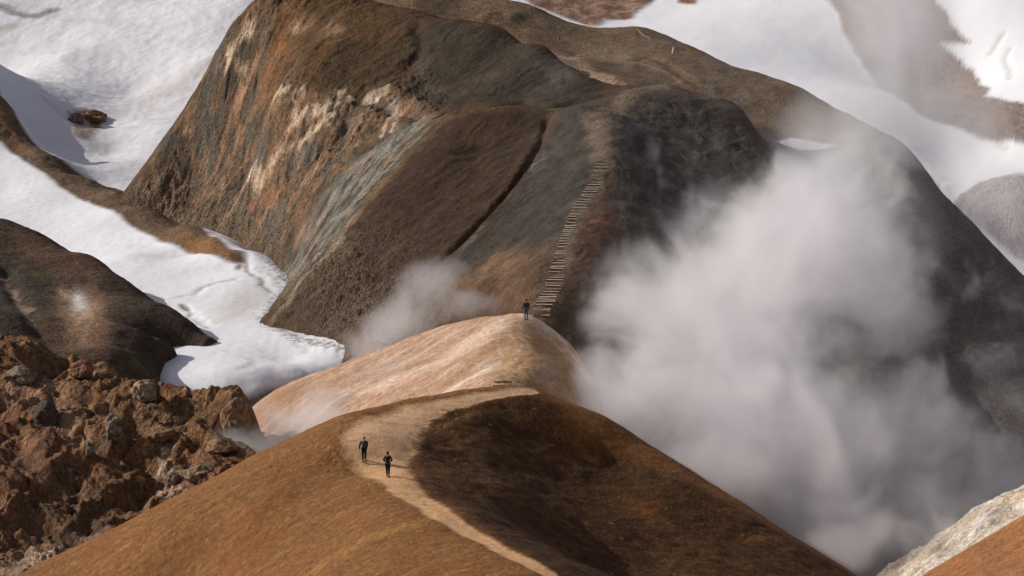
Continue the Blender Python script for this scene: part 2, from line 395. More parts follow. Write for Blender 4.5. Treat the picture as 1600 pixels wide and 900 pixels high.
# ================================================================== MAIN MOUNTAIN
mm = Layer("main_mountain", [
  # foot along the snow
  (195,300,323),(290,350,314),(380,387,300),(440,430,285),(452,458,276),(412,500,263),(470,528,257),(540,547,250.5),(600,565,247),(700,560,243),(770,540,240),(842,492,236.5),(860,540,235),
  # sink below the snow
  (560,600,241),(700,640,232),
  # left contour and top edge
  (300,180,322),(255,225,322),(345,80,323),(370,35,324),(400,0,325),(480,-12,324),(560,2,319),(640,18,313.5),(720,32,308),(770,45,304),(850,75,299),(900,110,294),(950,146,289),
  (280,330,335),(330,260,338),(380,160,340),(430,80,342),(560,70,335),(720,100,322),(850,130,311),(700,-60,345),
  # rugged face
  (400,250,308),(300,300,318),(350,300,309),(500,300,288.5),(500,150,303),(560,90,307.5),(620,150,298),(600,60,309.5),(430,120,313),(370,200,317),(450,350,291),(420,60,319),(500,50,314),(560,230,292),(420,180,307),
  # spur right of the pale band
  (682,185,287.5),(640,235,281),(600,280,276.5),(560,340,270.5),(520,390,267),(480,440,264),(440,478,264),
  (640,215,287),(600,255,285),(560,310,281.5),(520,350,279),(480,400,276),(455,440,274),
  # brown dome and its face
  (760,178,281.5),(720,180,284),(800,172,281),(838,178,280),(700,250,275),(700,300,269.5),(640,400,259.5),(600,480,254.5),(800,235,273.5),(770,290,267.5),(560,450,259),(660,330,267),(740,240,276.5),(640,500,249.5),(530,500,256.5),
  (800,158,289),(700,160,293),(860,170,284.5),(740,120,297),(850,120,293),(780,90,299.5),(900,140,290),(700,80,303),(660,110,302),
  # gully
  (853,195,277.5),(845,215,274.5),(800,290,266.0),(745,350,260.7),(690,405,256.0),
  # grey stair spur
  (870,182,276.5),(880,215,272),(825,290,264.5),(775,350,259.5),(715,410,254.5),(860,300,260.5),(800,400,251),(760,460,246),(720,480,246),(800,465,242),(900,250,266),
  (945,243,262.5),(920,310,255.5),(895,370,248.5),(868,430,242.5),(950,190,272),(990,142,285),(1050,138,287),(920,165,282),
  # right of the stairs: hollow and dark flank
  (975,250,263.5),(965,205,270),(1000,200,276),(1030,170,282),(1100,150,287),(1160,175,286),(1050,250,272),(1010,250,268),(1100,200,280),(1100,300,268),(1200,300,271),(1180,215,281),(1222,258,276),('w',30,288,14),('w',33,279,14),('w',27,292,17),(1000,320,257.5),
  (1000,400,250),(940,400,246.5),(1000,500,241),(900,480,238.5),(1200,450,256),(1300,350,270),(1100,600,240),(980,600,233),(1200,800,226),(1000,800,221),(1350,600,245),(1400,900,222),
  (1300,260,287),(1050,170,300),(1000,150,297),(1150,210,298),(950,200,300),
  ('w',0,330,8),('w',20,330,4),('w',46,346,-4),('w',30,310,8),('w',46,310,0),('w',46,285,5),('w',12,316,14),('w',-10,346,16),('w',10,306,20),('w',38,290,8),('w',-48,346,8),('w',46,260,4),('w',46,230,-4),
  ('w',-56,318,3),('w',-46,306,2),('w',-38,298,2),('w',-32,287,2),('w',-29,274,2),('w',-29,262,2),('w',-26,253,2),('w',-20,245,2),('w',-14,240,3),
   ('w',-4,230,6),('w',-8,235,6),('w',-2,225,4),('w',-12,228,2),
 ], -48, 46, 222, 346, 0.15, soft=1.6)
mask_r = mm.m_poly([(195,320),(345,60),(420,-20),(560,-10),(660,110),(690,180),(560,330),(430,500),(380,400)], 3.0, warp=False)   # rugged half
xm, ym = rot(mm.X, mm.Y, 52)
mm.Z += 0.35 * fbm(mm.X, mm.Y, 8, 4, 0.5, 1)
soft_ = mm.m_poly([(440,30),(500,0),(640,30),(640,110),(600,145),(500,155),(450,110)], 3.0, warp=False)
mask_r = mask_r * (1 - 0.8 * soft_)
mwx = mm.X + 1.0 * fbm(mm.X, mm.Y, 2.5, 3, 0.5, 61); mwy = mm.Y + 1.0 * fbm(mm.X, mm.Y, 2.5, 3, 0.5, 62)
bsm = mm.m_poly([(600,175),(690,178),(640,240),(540,360),(440,480),(400,440),(480,340),(560,230)], 2.0, warp=False)
mask_r = mask_r * (1 - 0.65 * bsm)
xs5, ys5 = rot(mwx, mwy, 32)
mm.Z += mask_r * (0.55 * ridged(xs5 / 3.5, ys5, 2.6, 5, 0.55, 28) + 0.35 * rocks(mwx, mwy, 3.2, (0.2, 0.5), 0.4, 14) + 0.3 * rocks(mwx, mwy, 1.3, (0.2, 0.5), 0.35, 15))
mm.Z += (1 - mask_r) * (0.16 * ridged(xs5 / 5, ys5, 1.6, 4, 0.55, 29))
mm.Z += mask_r * (0.75 * ridged(mwx, mwy, 4.6, 5, 0.55, 3) + 0.45 * ridged(mwx, mwy, 1.7, 5, 0.65, 8) - 0.25 * sst(0.55, 0.9, ridged(mwx, mwy, 3.0, 3, 0.5, 18)) - 0.3)
mm.Z += (1 - mask_r) * (0.10 * fbm(mm.X, mm.Y, 1.8, 4, 0.6, 5))
scr = mm.m_poly([(200,315),(290,355),(380,400),(450,450),(400,510),(560,570),(720,570),(700,440),(640,380),(570,350),(480,420),(400,370),(280,310)], 3.0, warp=False)
mm.Z += scr * (0.75 * rocks(mm.X, mm.Y, 0.7, (0.2, 0.5), 0.8, 3) + 0.7 * rocks(mm.X, mm.Y, 1.5, (0.12, 0.34), 0.5, 5))
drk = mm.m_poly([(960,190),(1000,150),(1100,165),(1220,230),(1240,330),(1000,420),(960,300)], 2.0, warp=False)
mm.Z += drk * 0.35 * ridged(mm.X, mm.Y, 2.6, 5, 0.6, 9)
mm.Z += 0.05 * fbm(mm.X, mm.Y, 0.5, 3, 0.7, 12)
mm.commit()
mm.carve([(853,190),(847,215),(825,255),(800,290),(770,325),(745,350),(715,382),(690,405),(670,425)], 0.38, 0.6)
mm.carve([(700,172),(760,166),(820,160),(860,168),(900,160),(945,150)], 0.8, 0.5)
mm.carve([(655,180),(600,160),(560,150)], 0.8, 0.5)
mm.carve([(650,40),(660,60),(652,85),(640,100)], 0.8, 0.6)
for l in ([(395,290),(440,270),(480,240)], [(470,255),(520,225),(540,200)], [(330,200),(360,190),(390,160)], [(390,310),(430,300)], [(560,160),(600,140)]):
    mm.carve(l, 0.5, 0.7)
# stair trench
STEPS_A, STEPS_B = (845, 489), (946, 250)
SLINE = [(844,492),(852,470),(866,440),(878,405),(887,370),(900,335),(918,305),(934,275),(944,250)]
mm.carve([(p[0]-3, p[1]) for p in SLINE], 1.1, 0.22)
# dug side banks
mm.warp(1.4, 3.0)
BR = np.array([0.115, 0.066, 0.036]); GR = np.array([0.070, 0.062, 0.051]); DK = np.array([0.050, 0.042, 0.034])
mm.base(BR)
n1 = fbm(mm.X, mm.Y, 5, 5, 0.6, 4); n2 = fbm(rot(mm.X, mm.Y, 46)[0] / 4, rot(mm.X, mm.Y, 46)[1], 1.6, 5, 0.6, 6); n3 = fbm(mm.X, mm.Y, 2.2, 5, 0.65, 14)
# rugged orange face
face = mm.m_poly([(195,320),(250,210),(345,60),(400,0),(470,20),(500,60),(430,110),(470,150),(560,140),(610,150),(660,160),(685,190),(620,270),(560,340),(450,440),(400,400),(290,350)], 2.2)
mm.paint(face, (0.150, 0.098, 0.062), 0.9)
mm.paint(face * sst(-0.05, 0.35, n3), (0.24, 0.135, 0.074), 0.8)
mm.paint(face * sst(0.02, 0.3, -n3), (0.105, 0.085, 0.06), 0.8)
mm.paint(face * sst(0.15, 0.45, n1), (0.19, 0.10, 0.05), 0.55)
fr = ridged(mwx, mwy, 2.2, 5, 0.6, 33)
mm.Z -= mask_r * 0.22 * sst(0.62, 0.9, fr)
mm.paint(face * (1 - 0.6 * bsm) * sst(0.62, 0.85, fr), (0.07, 0.055, 0.042), 0.6)
gp = fbm(mm.X, mm.Y, 3.2, 3, 0.5, 44)
mm.paint(face * sst(0.12, 0.25, gp), (0.115, 0.105, 0.083), 0.75)
mm.paint(face * sst(0.12, 0.28, -gp) * sst(-0.1, 0.2, n3), (0.33, 0.20, 0.125), 0.6)
v1 = ridged(mm.X + 1.5 * n3, mm.Y + 2 * n3, 5.0, 2, 0.4, 22)
mm.paint(face * sst(0.86, 0.95, v1) * sst(-0.1, 0.25, n1), (0.38, 0.25, 0.155), 0.6)
mm.paint(mm.m_poly([(400,0),(460,-20),(600,10),(640,60),(560,140),(480,130),(420,90)], 2.5), (0.13, 0.072, 0.032), 0.8)
mm.paint(mm.m_blob(470,40,18,12) + mm.m_blob(520,45,20,10,-30), (0.42, 0.26, 0.15), 0.75)
mm.paint(mm.m_blob(430,100,50,14,-55) + mm.m_blob(500,100,40,14,-55) + mm.m_blob(440,50,50,10,-60), (0.23, 0.11, 0.045), 0.7)
mm.paint(mm.m_poly([(500,90),(560,60),(640,60),(640,110),(600,140),(520,150),(490,130)], 1.5), (0.085, 0.058, 0.03), 0.8)
for l, wd in (([(470,178),(500,172),(530,150)],.35),([(355,75),(375,60),(395,45)],.4),([(480,190),(530,158),(560,150)],.3),([(555,150),(585,142),(605,135)],.5),
              ([(388,280),(400,268),(420,262),(480,215),(520,180)],.35),([(350,95),(370,100),(385,112)],.3),([(390,280),(384,288)],.6),([(610,180),(600,200),(590,215)],.3),
              ([(632,168),(622,190),(612,205)],.25),([(430,150),(470,145)],.4),([(455,165),(460,190),(450,210)],.25),([(505,165),(512,195)],.22)):
    mm.paint(mm.m_line(l, wd * 1.0, 0.9) * sst(-0.35, 0.0, n3), (0.62, 0.46, 0.32), 0.85)
mm.paint(mm.m_blob(617,170,9,10) + mm.m_blob(590,145,14,7,-20) + mm.m_blob(355,82,8,6) + mm.m_blob(465,40,6,5), (0.66, 0.55, 0.43), 0.85)
mm.paint(mm.m_blob(430,260,60,14,-45) + mm.m_blob(560,200,40,14,-50)+ mm.m_blob(455,160,30,10,-10), (0.33, 0.20, 0.115), 0.55)
mm.paint(mm.m_blob(400,310,34,14,-20) + mm.m_blob(640,170,22,10), (0.33, 0.12, 0.055), 0.6)
# pale blue-green band
band = mm.m_poly([(640,165),(680,185),(640,235),(590,290),(540,350),(500,400),(450,450),(440,420),(470,380),(500,320),(550,260),(600,215)], 1.7)
mm.paint(band * sst(-0.3, 0.15, n2 + 0.4 * n3), (0.255, 0.265, 0.235), 0.92)
mm.paint(band * sst(0.05, 0.3, n2), (0.30, 0.19, 0.11), 0.6)
mm.paint(mm.m_line([(700,185),(660,230),(600,285),(560,335),(520,385)], 0.55, 0.9), (0.27, 0.15, 0.075), 0.7)
# scree foot
sf = mm.m_poly([(200,310),(230,260),(280,290),(380,330),(440,400),(430,500),(560,560),(700,570),(640,400),(560,350),(470,440),(400,400)], 2.5)
mm.paint(sf, (0.118, 0.086, 0.058), 0.8)
mm.paint(mm.m_line([(560,330),(520,385),(470,440),(430,495)], 0.5, 0.9), (0.30, 0.25, 0.185), 0.6)
# brown dome face
bd = mm.m_poly([(690,190),(760,172),(845,175),(850,210),(800,280),(740,345),(680,405),(600,450),(560,430),(560,350),(620,270)], 1.3)
mm.paint(bd, (0.072, 0.043, 0.027), 0.9)
mm.paint(bd * sst(0.0, 0.4, n2), (0.115, 0.065, 0.037), 0.5)
mm.paint(bd * sst(0.05, 0.4, n3), (0.05, 0.04, 0.03), 0.55)
# dark upper dome with pale drifts
ud = mm.m_poly([(640,40),(720,34),(850,78),(950,148),(860,165),(700,170),(640,140),(650,90)], 1.5)
mm.paint(ud, (0.066, 0.053, 0.038), 0.9)
mm.paint(mm.m_blob(770,120,60,10,-15) + mm.m_blob(850,145,40,9,-25) + mm.m_blob(670,95,34,8,-45) + mm.m_blob(680,140,24,8,10), (0.15, 0.115, 0.082), 0.6)
mm.paint(ud * sst(0.1, 0.4, n1), (0.055, 0.042, 0.03), 0.6)
for l in ([(728,176),(745,173),(757,172)], [(775,167),(800,163)], [(832,166),(848,169),(860,172)]):
    mm.paint(mm.m_line(l, 0.45, 0.9) * sst(-0.15, 0.2, n3), (0.11, 0.15, 0.02), 0.85)
# gully darkness is real shadow; its far bank has grey-white streaks
gs = mm.m_poly([(870,185),(930,165),(985,150),(970,200),(950,250),(900,350),(850,450),(800,440),(720,420),(700,410),(790,320),(850,230)], 1.2)
mm.paint(gs, GR, 0.9)
mm.paint(gs * sst(0.0, 0.4, n1), (0.095, 0.074, 0.055), 0.6)
mm.paint(mm.m_line([(752,350),(728,384),(705,412)], 0.25, 0.9) * sst(-0.1, 0.2, n3), (0.20, 0.195, 0.18), 0.6)
mm.paint(mm.m_blob(840,255,22,6,-50) * sst(-0.2, 0.3, fbm(mm.X, mm.Y, 0.5, 3, 0.8, 5)), (0.36, 0.34, 0.31), 0.6)
# rust at the stair foot
mm.paint(mm.m_poly([(700,430),(800,390),(870,380),(850,480),(800,500),(720,500)], 1.8), (0.18, 0.105, 0.062), 0.85)
mm.paint(mm.m_blob(750,430,40,9,-45) + mm.m_blob(790,420,16,10,-45), (0.40, 0.24, 0.14), 0.7)
mm.paint(mm.m_blob(940,370,28,60,15) + mm.m_blob(960,330,40,22), (0.21, 0.10, 0.062), 0.7)
# path above the steps and over the top
mm.paint(mm.m_line([(944,255),(940,225),(938,195),(950,175),(985,150),(1000,138),(1040,134)], 1.2, 0.7), (0.30, 0.215, 0.14), 0.85)
mm.paint(mm.m_line(SLINE, 0.95, 0.5), (0.21, 0.15, 0.10), 0.7)
mm.paint(mm.m_blob(1050,152,70,14,4), (0.14, 0.11, 0.082), 0.7)
# dark hollow
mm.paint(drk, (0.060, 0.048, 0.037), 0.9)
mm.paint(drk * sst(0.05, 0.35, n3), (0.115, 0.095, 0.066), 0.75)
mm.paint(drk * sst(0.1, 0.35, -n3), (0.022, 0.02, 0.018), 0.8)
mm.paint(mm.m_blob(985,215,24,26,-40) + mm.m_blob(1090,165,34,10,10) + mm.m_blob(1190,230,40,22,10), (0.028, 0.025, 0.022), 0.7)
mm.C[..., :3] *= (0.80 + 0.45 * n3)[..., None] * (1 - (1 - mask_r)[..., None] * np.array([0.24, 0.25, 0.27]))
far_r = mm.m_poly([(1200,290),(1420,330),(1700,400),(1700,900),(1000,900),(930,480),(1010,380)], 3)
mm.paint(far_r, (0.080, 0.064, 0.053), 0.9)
mm.G[:] = 0.12 + 0.6 * scr + 0.2 * drk + 0.22 * mask_r
mm.speckle(0.24, 0.45)
mm.speckle(0.18, 1.4, 8)
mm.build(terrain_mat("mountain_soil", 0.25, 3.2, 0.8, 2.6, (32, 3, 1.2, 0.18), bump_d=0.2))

# ================================================================== BACK HILL
bh = Layer("back_hill", [
  (480,-60,350),(700,-30,343),(790,0,337),(830,15,334),(870,30,334),(930,42,335),(1000,42,336),(1050,62,333),(1120,92,327),(1250,140,316),(1330,180,309),(1420,232,301),(1500,325,291),(1600,435,281),(1700,560,270),
  (790,60,360),(1000,110,358),(1250,220,338),(1420,330,320),(1600,540,300),(480,20,375),
  (700,10,333),(900,90,321),(800,50,326),(1000,130,301),(1000,90,318),(1100,150,304),(1200,180,303),(1300,250,292),(1300,400,273),(1450,400,277),(1500,550,260),(1400,700,241),(1600,700,246),(1250,230,294),
  (640,10,330),(560,0,335),(950,145,292),(900,140,296),(800,110,300),(1150,280,280),(1500,800,232),(1700,900,230),
  ('w',-28,335,22),('w',-30,310,12),('w',-25,285,5),('w',-25,250,0),('w',-12,300,20),('w',-10,275,12),('w',0,285,18),('w',0,260,8),('w',6,270,12),('w',15,280,16),('w',18,262,8),('w',10,240,0),('w',22,270,12),('w',25,250,2),('w',5,293,24),
  ('w',-20,372,8),('w',0,372,8),('w',20,372,6),('w',40,372,-2),('w',72,372,-14),('w',72,340,-14),('w',55,345,-6),('w',72,310,-10),('w',60,325,-2),('w',30,355,8),('w',10,358,12),
 ], -30, 72, 225, 372, 0.3, soft=2.5)
bh.Z += 0.5 * fbm(bh.X, bh.Y, 9, 4, 0.5, 1) + 0.14 * fbm(bh.X, bh.Y, 2.0, 4, 0.6, 2)
bh.commit()
bh.raise_blob(765,26,18,8,0.5); bh.raise_blob(800,28,18,8,0.4)
bh.carve([(990,95),(1015,88),(1050,105),(1085,130)], 0.7, 0.3)
bh.warp(2.0, 5)
bh.base((0.120, 0.078, 0.045))
m1 = fbm(bh.X, bh.Y, 6, 5, 0.6, 5); m2 = fbm(bh.X, bh.Y, 1.8, 5, 0.7, 6)
bh.paint(sst(0, 0.4, m1), (0.185, 0.12, 0.065), 0.7)
bh.paint(sst(0.05, 0.4, m2), (0.085, 0.064, 0.036), 0.7)
bh.paint(sst(0.1, 0.4, -m2), (0.20, 0.125, 0.078), 0.6)
for p in ((757,34),(783,40)): bh.paint(bh.m_blob(p[0], p[1], 6, 4), (0.04, 0.03, 0.022), 0.8)
bh.paint(bh.m_line([(870,85),(910,108),(950,132),(975,146)], 1.0, 0.8), (0.30, 0.195, 0.125), 0.75)
bh.paint(bh.m_line([(1010,100),(1040,115),(1060,130)], 0.35, 0.8), (0.27, 0.19, 0.13), 0.7)
bh.paint(bh.m_blob(1000,130,40,24,0) , (0.20, 0.135, 0.085), 0.5)
bh.paint(bh.m_blob(930,80,50,12,5), (0.18, 0.13, 0.075), 0.5)
bh.paint(sst(18, 30, bh.X) * sst(300, 286, bh.Y + 0.15 * (30 - bh.X)) , (0.080, 0.064, 0.053), 0.9)
bh.paint(sst(34, 44, bh.X), (0.080, 0.064, 0.053), 0.9)
bh.paint(bh.m_poly([(1215,222),(1235,215),(1275,222),(1312,228),(1290,233),(1245,233)], 0.25, warp=False), SNOW, 1, 1.0)
bh.paint(bh.m_poly([(912,38),(940,33),(975,36),(958,41),(930,43)], 0.4, warp=False), SNOW, 1, 1.0)
bh.speckle(0.35, 0.5)
bh.G[:] = 0.35
bh.build(terrain_mat("brown_moorland", 0.25, 2.6, 0.7, 2.2, bump_d=0.18))

# ================================================================== FAR SLOPE
fs = Layer("far_slope", [
  (950,30,405),(1250,0,408),(1600,0,396),(1600,150,372),(1600,300,355),(1600,430,345),(1400,150,378),(1400,300,358),(1100,60,396),(800,10,405),(800,-60,420),(1000,-20,418),(1200,150,375),(1420,240,364),
  (1000,-300,470),(1600,-300,470),(1900,-200,450),(1900,200,372),(1900,500,338),(500,-100,430),(1000,140,375),(1500,520,335),(1480,240,366),
  (1600,380,349),(1500,60,394),(1460,140,388),
 ], -30, 130, 325, 480, 0.42, soft=9)
fs.Z += 0.25 * fbm(fs.X, fs.Y, 16, 4, 0.5, 2)
fs.commit(); fs.warp(0.9, 4)
rawbrown = fs.m_poly([(1285,-60),(1290,0),(1308,20),(1320,55),(1340,90),(1362,122),(1400,152),(1435,178),(1470,192),(1500,205),(1560,222),(1640,236),(1640,168),(1560,160),(1540,150),(1545,138),(1520,110),(1495,88),(1466,72),(1515,68),(1490,42),(1462,5),(1450,-60)], 0.35)
knob = fs.m_poly([(1480,335),(1500,305),(1530,285),(1570,276),(1640,268),(1640,440),(1600,405),(1550,372),(1510,350)], 0.4)
rk = fs.m_poly([(800,-30),(830,8),(860,20),(890,30),(930,40),(945,33),(985,27),(1005,12),(1020,0),(1030,-30)], 0.4)
rk2 = fs.m_poly([(1048,-30),(1060,2),(1085,8),(1100,-30)], 0.4)
soil = np.clip(rawbrown + knob + rk + rk2, 0, 1)
fs.Z += (1 - soil) * (-0.1 + 0.08 * fbm(fs.X, fs.Y, 5, 4, 0.5, 7)) + soil * (0.3 * ridged(fs.X, fs.Y, 5, 3, 0.5, 3) - 0.1)
fs.base(SNOW * 1.05); fs.C[..., 3] = 1.0
fs.paint(sst(0.1, 0.5, fbm(fs.X / 3, fs.Y, 5, 5, 0.6, 4)), (0.80, 0.795, 0.80), 0.6)
fs.paint(rawbrown, (0.21, 0.165, 0.14), 1, 0.0)
fs.paint(rawbrown * sst(0, 0.4, fbm(fs.X, fs.Y, 6, 5, 0.6, 9)), (0.23, 0.15, 0.10), 0.5)
fs.paint(knob, (0.36, 0.31, 0.31), 1, 0.0)  # paler grey: the steam veil over the knob is put into its colour
fs.paint(rk + rk2, (0.20, 0.11, 0.075), 1, 0.0)
fs.paint(rk * sst(0.4, 0.6, ridged(fs.X, fs.Y, 3, 4, 0.5, 9)), (0.36, 0.24, 0.17), 0.7)
for l in ([(1565,55),(1558,70),(1548,85)], [(1580,75),(1572,95),(1580,120)], [(1418,238),(1440,255),(1470,300),(1480,325)], [(1560,228),(1575,232)]):
    mk = fs.m_line(l, 0.35, 0.8); fs.Z -= 0.2 * mk; fs.paint(mk, (0.6, 0.58, 0.56), 0.6)
blk = fs.m_blob(1462, 300, 18, 24, 35)
fs.Z += blk * 0.9 * rocks(fs.X, fs.Y, 1.6, (0.3, 0.55), 0.9, 4)
fs.paint(blk * sst(0.05, 0.3, fbm(fs.X, fs.Y, 1.2, 3, 0.8, 3)), (0.42, 0.38, 0.36), 0.8)
fs.speckle(0.2, 0.8, mask=(1 - fs.C[..., 3]))
fs.build(terrain_mat("far_snow_and_soil", 0.2, 1.6, 0.6, 1.4, bump_d=0.25))

# ================================================================== SNOW VALLEY (with the brown ridge in it)
sv = Layer("snow_valley", [
  (-150,-60,450),(0,-200,470),(400,-200,470),('w',0,440,22),('w',4,460,22),('w',-12,425,22),('w',-12,380,14),('w',0,350,5),('w',-5,300,4),('w',0,250,3),('w',-5,236,4),('w',-9,240,5),('w',-2,230,3),('w',-13,233,5),(0,0,420),(200,0,418),(390,0,412),(200,150,388),(100,90,398),(150,200,370),(110,140,382),(200,280,340),(260,200,362),(330,90,392),(0,130,392),(170,240,358),(200,200,366),(240,260,347),(-100,100,400),
  # ridge crest
  (-100,30,372),(0,150,350),(30,192,345),(80,242,338),(130,277,331),(180,297,324),(230,322,314),(290,353,303),(340,371,296),(377,394,289),
  # behind the crest
  (60,130,381),(115,205,361),(150,255,347),(172,290,337),(20,190,357),(50,225,355),(90,260,347),(140,290,335),(200,308,328),(260,345,316),(330,366,307),(400,400,297),(430,430,283),(-60,150,395),
  # in front of it
  (0,220,340),(60,262,332),(130,312,322),(200,347,310),(250,378,301),(300,396,295),(360,413,287),(-80,250,335),
  (0,300,327),(100,350,312),(0,345,314),(200,400,293),(300,430,285),(380,450,277),(440,460,275),(380,480,269),(330,525,258),(420,510,261),(300,580,245),(450,565,249.5),(540,548,250.5),(600,560,250),(250,560,250),
  (100,430,290),(0,420,300),(200,520,264),
  # lip of the snow and the drop below it
  (262,600,243),(300,615,241.5),(345,612,241.5),(400,600,243),(460,583,246),(520,560,249.5),
  (300,645,240),(345,645,240),(400,630,241.5),(460,610,244.5),(520,590,247.5),
  (345,690,236),(420,690,238),(200,700,238),(560,640,246),
 ], -100, 4, 228, 460, 0.21, soft=1.4)
bridge = sv.m_poly([(-100,20),(0,148),(30,190),(80,240),(130,275),(180,295),(230,320),(290,352),(340,370),(378,392),(385,408),(375,412),(352,408),(300,397),(250,378),(200,350),(130,314),(60,264),(0,222),(-100,140)], 0.45, warp=False)
sv.warp(1.0, 3)
sv.Z += 0.15 * fbm(sv.X, sv.Y, 9, 4, 0.5, 3) + 0.035 * fbm(sv.X, sv.Y, 1.5, 3, 0.5, 4)
bowlm = sv.m_poly([(-100,-50),(395,-50),(395,0),(330,120),(250,220),(190,290),(60,170),(-100,20)], 3, warp=False)
sv.Z += bowlm * 0.2 * ridged(sv.X, sv.Y, 7, 5, 0.5, 6)
cl = sv.m_poly([(262,600),(300,612),(345,608),(400,596),(460,580),(540,552),(560,600),(460,640),(300,660)], 1.0, warp=False)
sv.Z += bridge * (0.3 * fbm(sv.X, sv.Y, 2.5, 4, 0.6, 8)) + cl * 0.14 * ridged(sv.X, sv.Y, 2.0, 4, 0.5, 2)
sv.Z += (1 - bridge) * (0.035 * ridged(sv.X, sv.Y, 1.1, 3, 0.6, 66) + 0.03 * bowlm * fbm(sv.X, sv.Y, 2.2, 4, 0.6, 67))
sv.commit()
sv.base(SNOW); sv.C[..., 3] = 1.0
sv.paint(bowlm, (0.70, 0.69, 0.71), 0.8)
xb, yb = rot(sv.X, sv.Y, -30)
sv.paint(bowlm * sst(0.0, 0.4, fbm(xb / 3, yb, 5, 5, 0.6, 2)), (0.58, 0.56, 0.58), 0.6)
sv.paint(sst(0.1, 0.5, fbm(xb / 5, yb, 3, 5, 0.6, 12)) * (1 - bowlm), (0.72, 0.72, 0.73), 0.6)
sv.paint(sv.m_blob(240,150,70,14,-15) + sv.m_blob(310,110,50,10,-25), (0.52, 0.47, 0.42), 0.5)
sv.paint(sv.m_line([(-30,0),(0,10),(30,22),(60,26),(85,16)], 0.8, 0.8), (0.20, 0.17, 0.15), 0.8, 0.3)
sv.paint(sv.m_blob(15,42,26,7,-15), (0.42, 0.36, 0.31), 0.7)
sv.paint(sv.m_blob(375,475,44,22,-25), (0.50, 0.45, 0.38), 0.6)
sv.paint(sv.m_poly([(105,180),(125,168),(150,172),(168,200),(150,205),(140,220),(115,212)], 0.5), (0.33, 0.25, 0.18), 0.9, 0.2)
sv.paint(sv.m_poly([(128,172),(150,176),(168,202),(140,196)], 0.3), (0.14, 0.09, 0.045), 0.9, 0.0)
gn = fbm(sv.X, sv.Y, 0.55, 3, 0.9, 7)
for W_, wid, k in (([(195,308),(290,353),(385,388),(440,425),(455,455),(430,480),(412,502),(470,530),(545,550)], 1.4, 0.75), ([(400,420),(450,470)], 2.0, 0.3)):
    D = sv.dist_line(sv.xy(W_), False)
    sv.paint((1 - sst(0, wid * 1.6, D)) * sst(0.0, 0.12, gn + 0.40 * (1 - D / wid) - 0.22), (0.13, 0.105, 0.08), k, 0.1)
for l, d_, wd in (([(240,463),(270,466),(300,460),(330,445),(370,435)], 0.5, 0.35), ([(285,475),(300,490),(330,510)], 0.7, 0.4), ([(385,395),(395,425),(430,455)], 0.7, 0.5), ([(390,560),(400,565),(380,575)], 0.25, 0.5), ([(470,535),(478,550)], 0.25, 0.4)):
    mk = np.exp(-(sv.dist_line(sv.xy(l)) / wd) ** 2); sv.Z -= 0.3 * d_ * mk; sv.paint(mk, (0.6, 0.58, 0.57), 0.4)
sv.paint(sv.m_line([(285,475),(290,480),(293,484)], 0.3, 0.5), (0.2, 0.12, 0.06), 0.8, 0)
bn = fbm(sv.X, sv.Y, 3, 5, 0.6, 9)
sv.paint(bridge, (0.125, 0.08, 0.048), 1, 0.0)
sv.paint(bridge * sst(0, 0.4, bn), (0.17, 0.125, 0.085), 0.7)
sv.paint(bridge * sv.m_blob(20,210,50,10,50), (0.24, 0.13, 0.07), 0.7)
sv.paint(bridge * sv.m_blob(320,390,46,12,15), (0.23, 0.105, 0.04), 0.8)
sv.paint(bridge * sv.m_blob(365,400,14,10,30), (0.07, 0.04, 0.025), 0.7)
sv.paint(sv.m_blob(372,417,6,5), (0.16, 0.09, 0.05), 1.0, 0)
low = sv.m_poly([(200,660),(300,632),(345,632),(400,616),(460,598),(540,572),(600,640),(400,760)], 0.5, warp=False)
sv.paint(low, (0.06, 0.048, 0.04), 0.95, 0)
sv.speckle(0.25, 0.6, mask=(1 - sv.C[..., 3]))
sv.speckle(0.03, 0.5, 5)
sv.build(terrain_mat("valley_snow", 0.22, 2.6, 0.7, 2.4, bump_d=0.18))

# ================================================================== LEFT HILL
lh = Layer("left_hill", [
  (-150,340,300),(0,350,292),(60,362,287),(150,403,277),(200,440,271),(270,487,261),(333,525,253),
  (0,420,310),(150,470,297),(270,540,279),(360,570,262),(-150,400,320),
  ('w',-25.2,249,6),('w',-25.6,243,6),(300,534,250.5),(272,536,250),(280,515,255),(262,548,248),(255,575,245),(258,600,241.5),(250,612,239),
  (290,590,252),(300,640,242),('w',-24,256,5),('w',-25,237,3),('w',-23,250,4),('w',-23,264,4),
  (100,450,264),(100,540,241),(0,500,243),(200,560,238),(0,420,268),(150,480,256),(220,520,249),(180,620,229),(50,400,275),(0,600,226),(-150,450,262),(-150,600,230),(270,700,234),
 ], -78, -22, 222, 318, 0.2, soft=1.6)
lh.Z += 0.45 * fbm(lh.X, lh.Y, 6, 4, 0.5, 3) + 0.12 * ridged(lh.X, lh.Y, 2.0, 4, 0.5, 6) + 0.04 * fbm(lh.X, lh.Y, 0.5, 3, 0.7, 3)
lh.Z -= 5 * lh.m_poly([(-26.6,254.4),(-29.4,250.6),(-30.6,248.2),(-30.5,244),(-29.6,241),(-28.6,236),(-18,232),(-18,262)], 0.9, warp=False, world=True)
lh.commit(); lh.warp(1.4, 3)
lh.carve([(10,420),(30,470),(60,520)], 0.8, 0.5)
lh.base((0.045, 0.032, 0.023))
l1 = fbm(lh.X, lh.Y, 4, 5, 0.6, 5)
lh.paint(sst(0, 0.4, l1), (0.078, 0.050, 0.032), 0.7)
lh.paint(lh.m_poly([(0,350),(60,362),(150,402),(170,440),(100,430),(0,390)], 1.5), (0.10, 0.052, 0.030), 0.7)
lh.paint((lh.m_blob(70,440,30,30) + lh.m_blob(10,430,20,20)) * sst(-0.1, 0.2, l1), (0.052, 0.056, 0.022), 0.6)
lh.paint(lh.m_blob(132,498,44,56,-20,False), (0.155, 0.085, 0.050), 0.85)
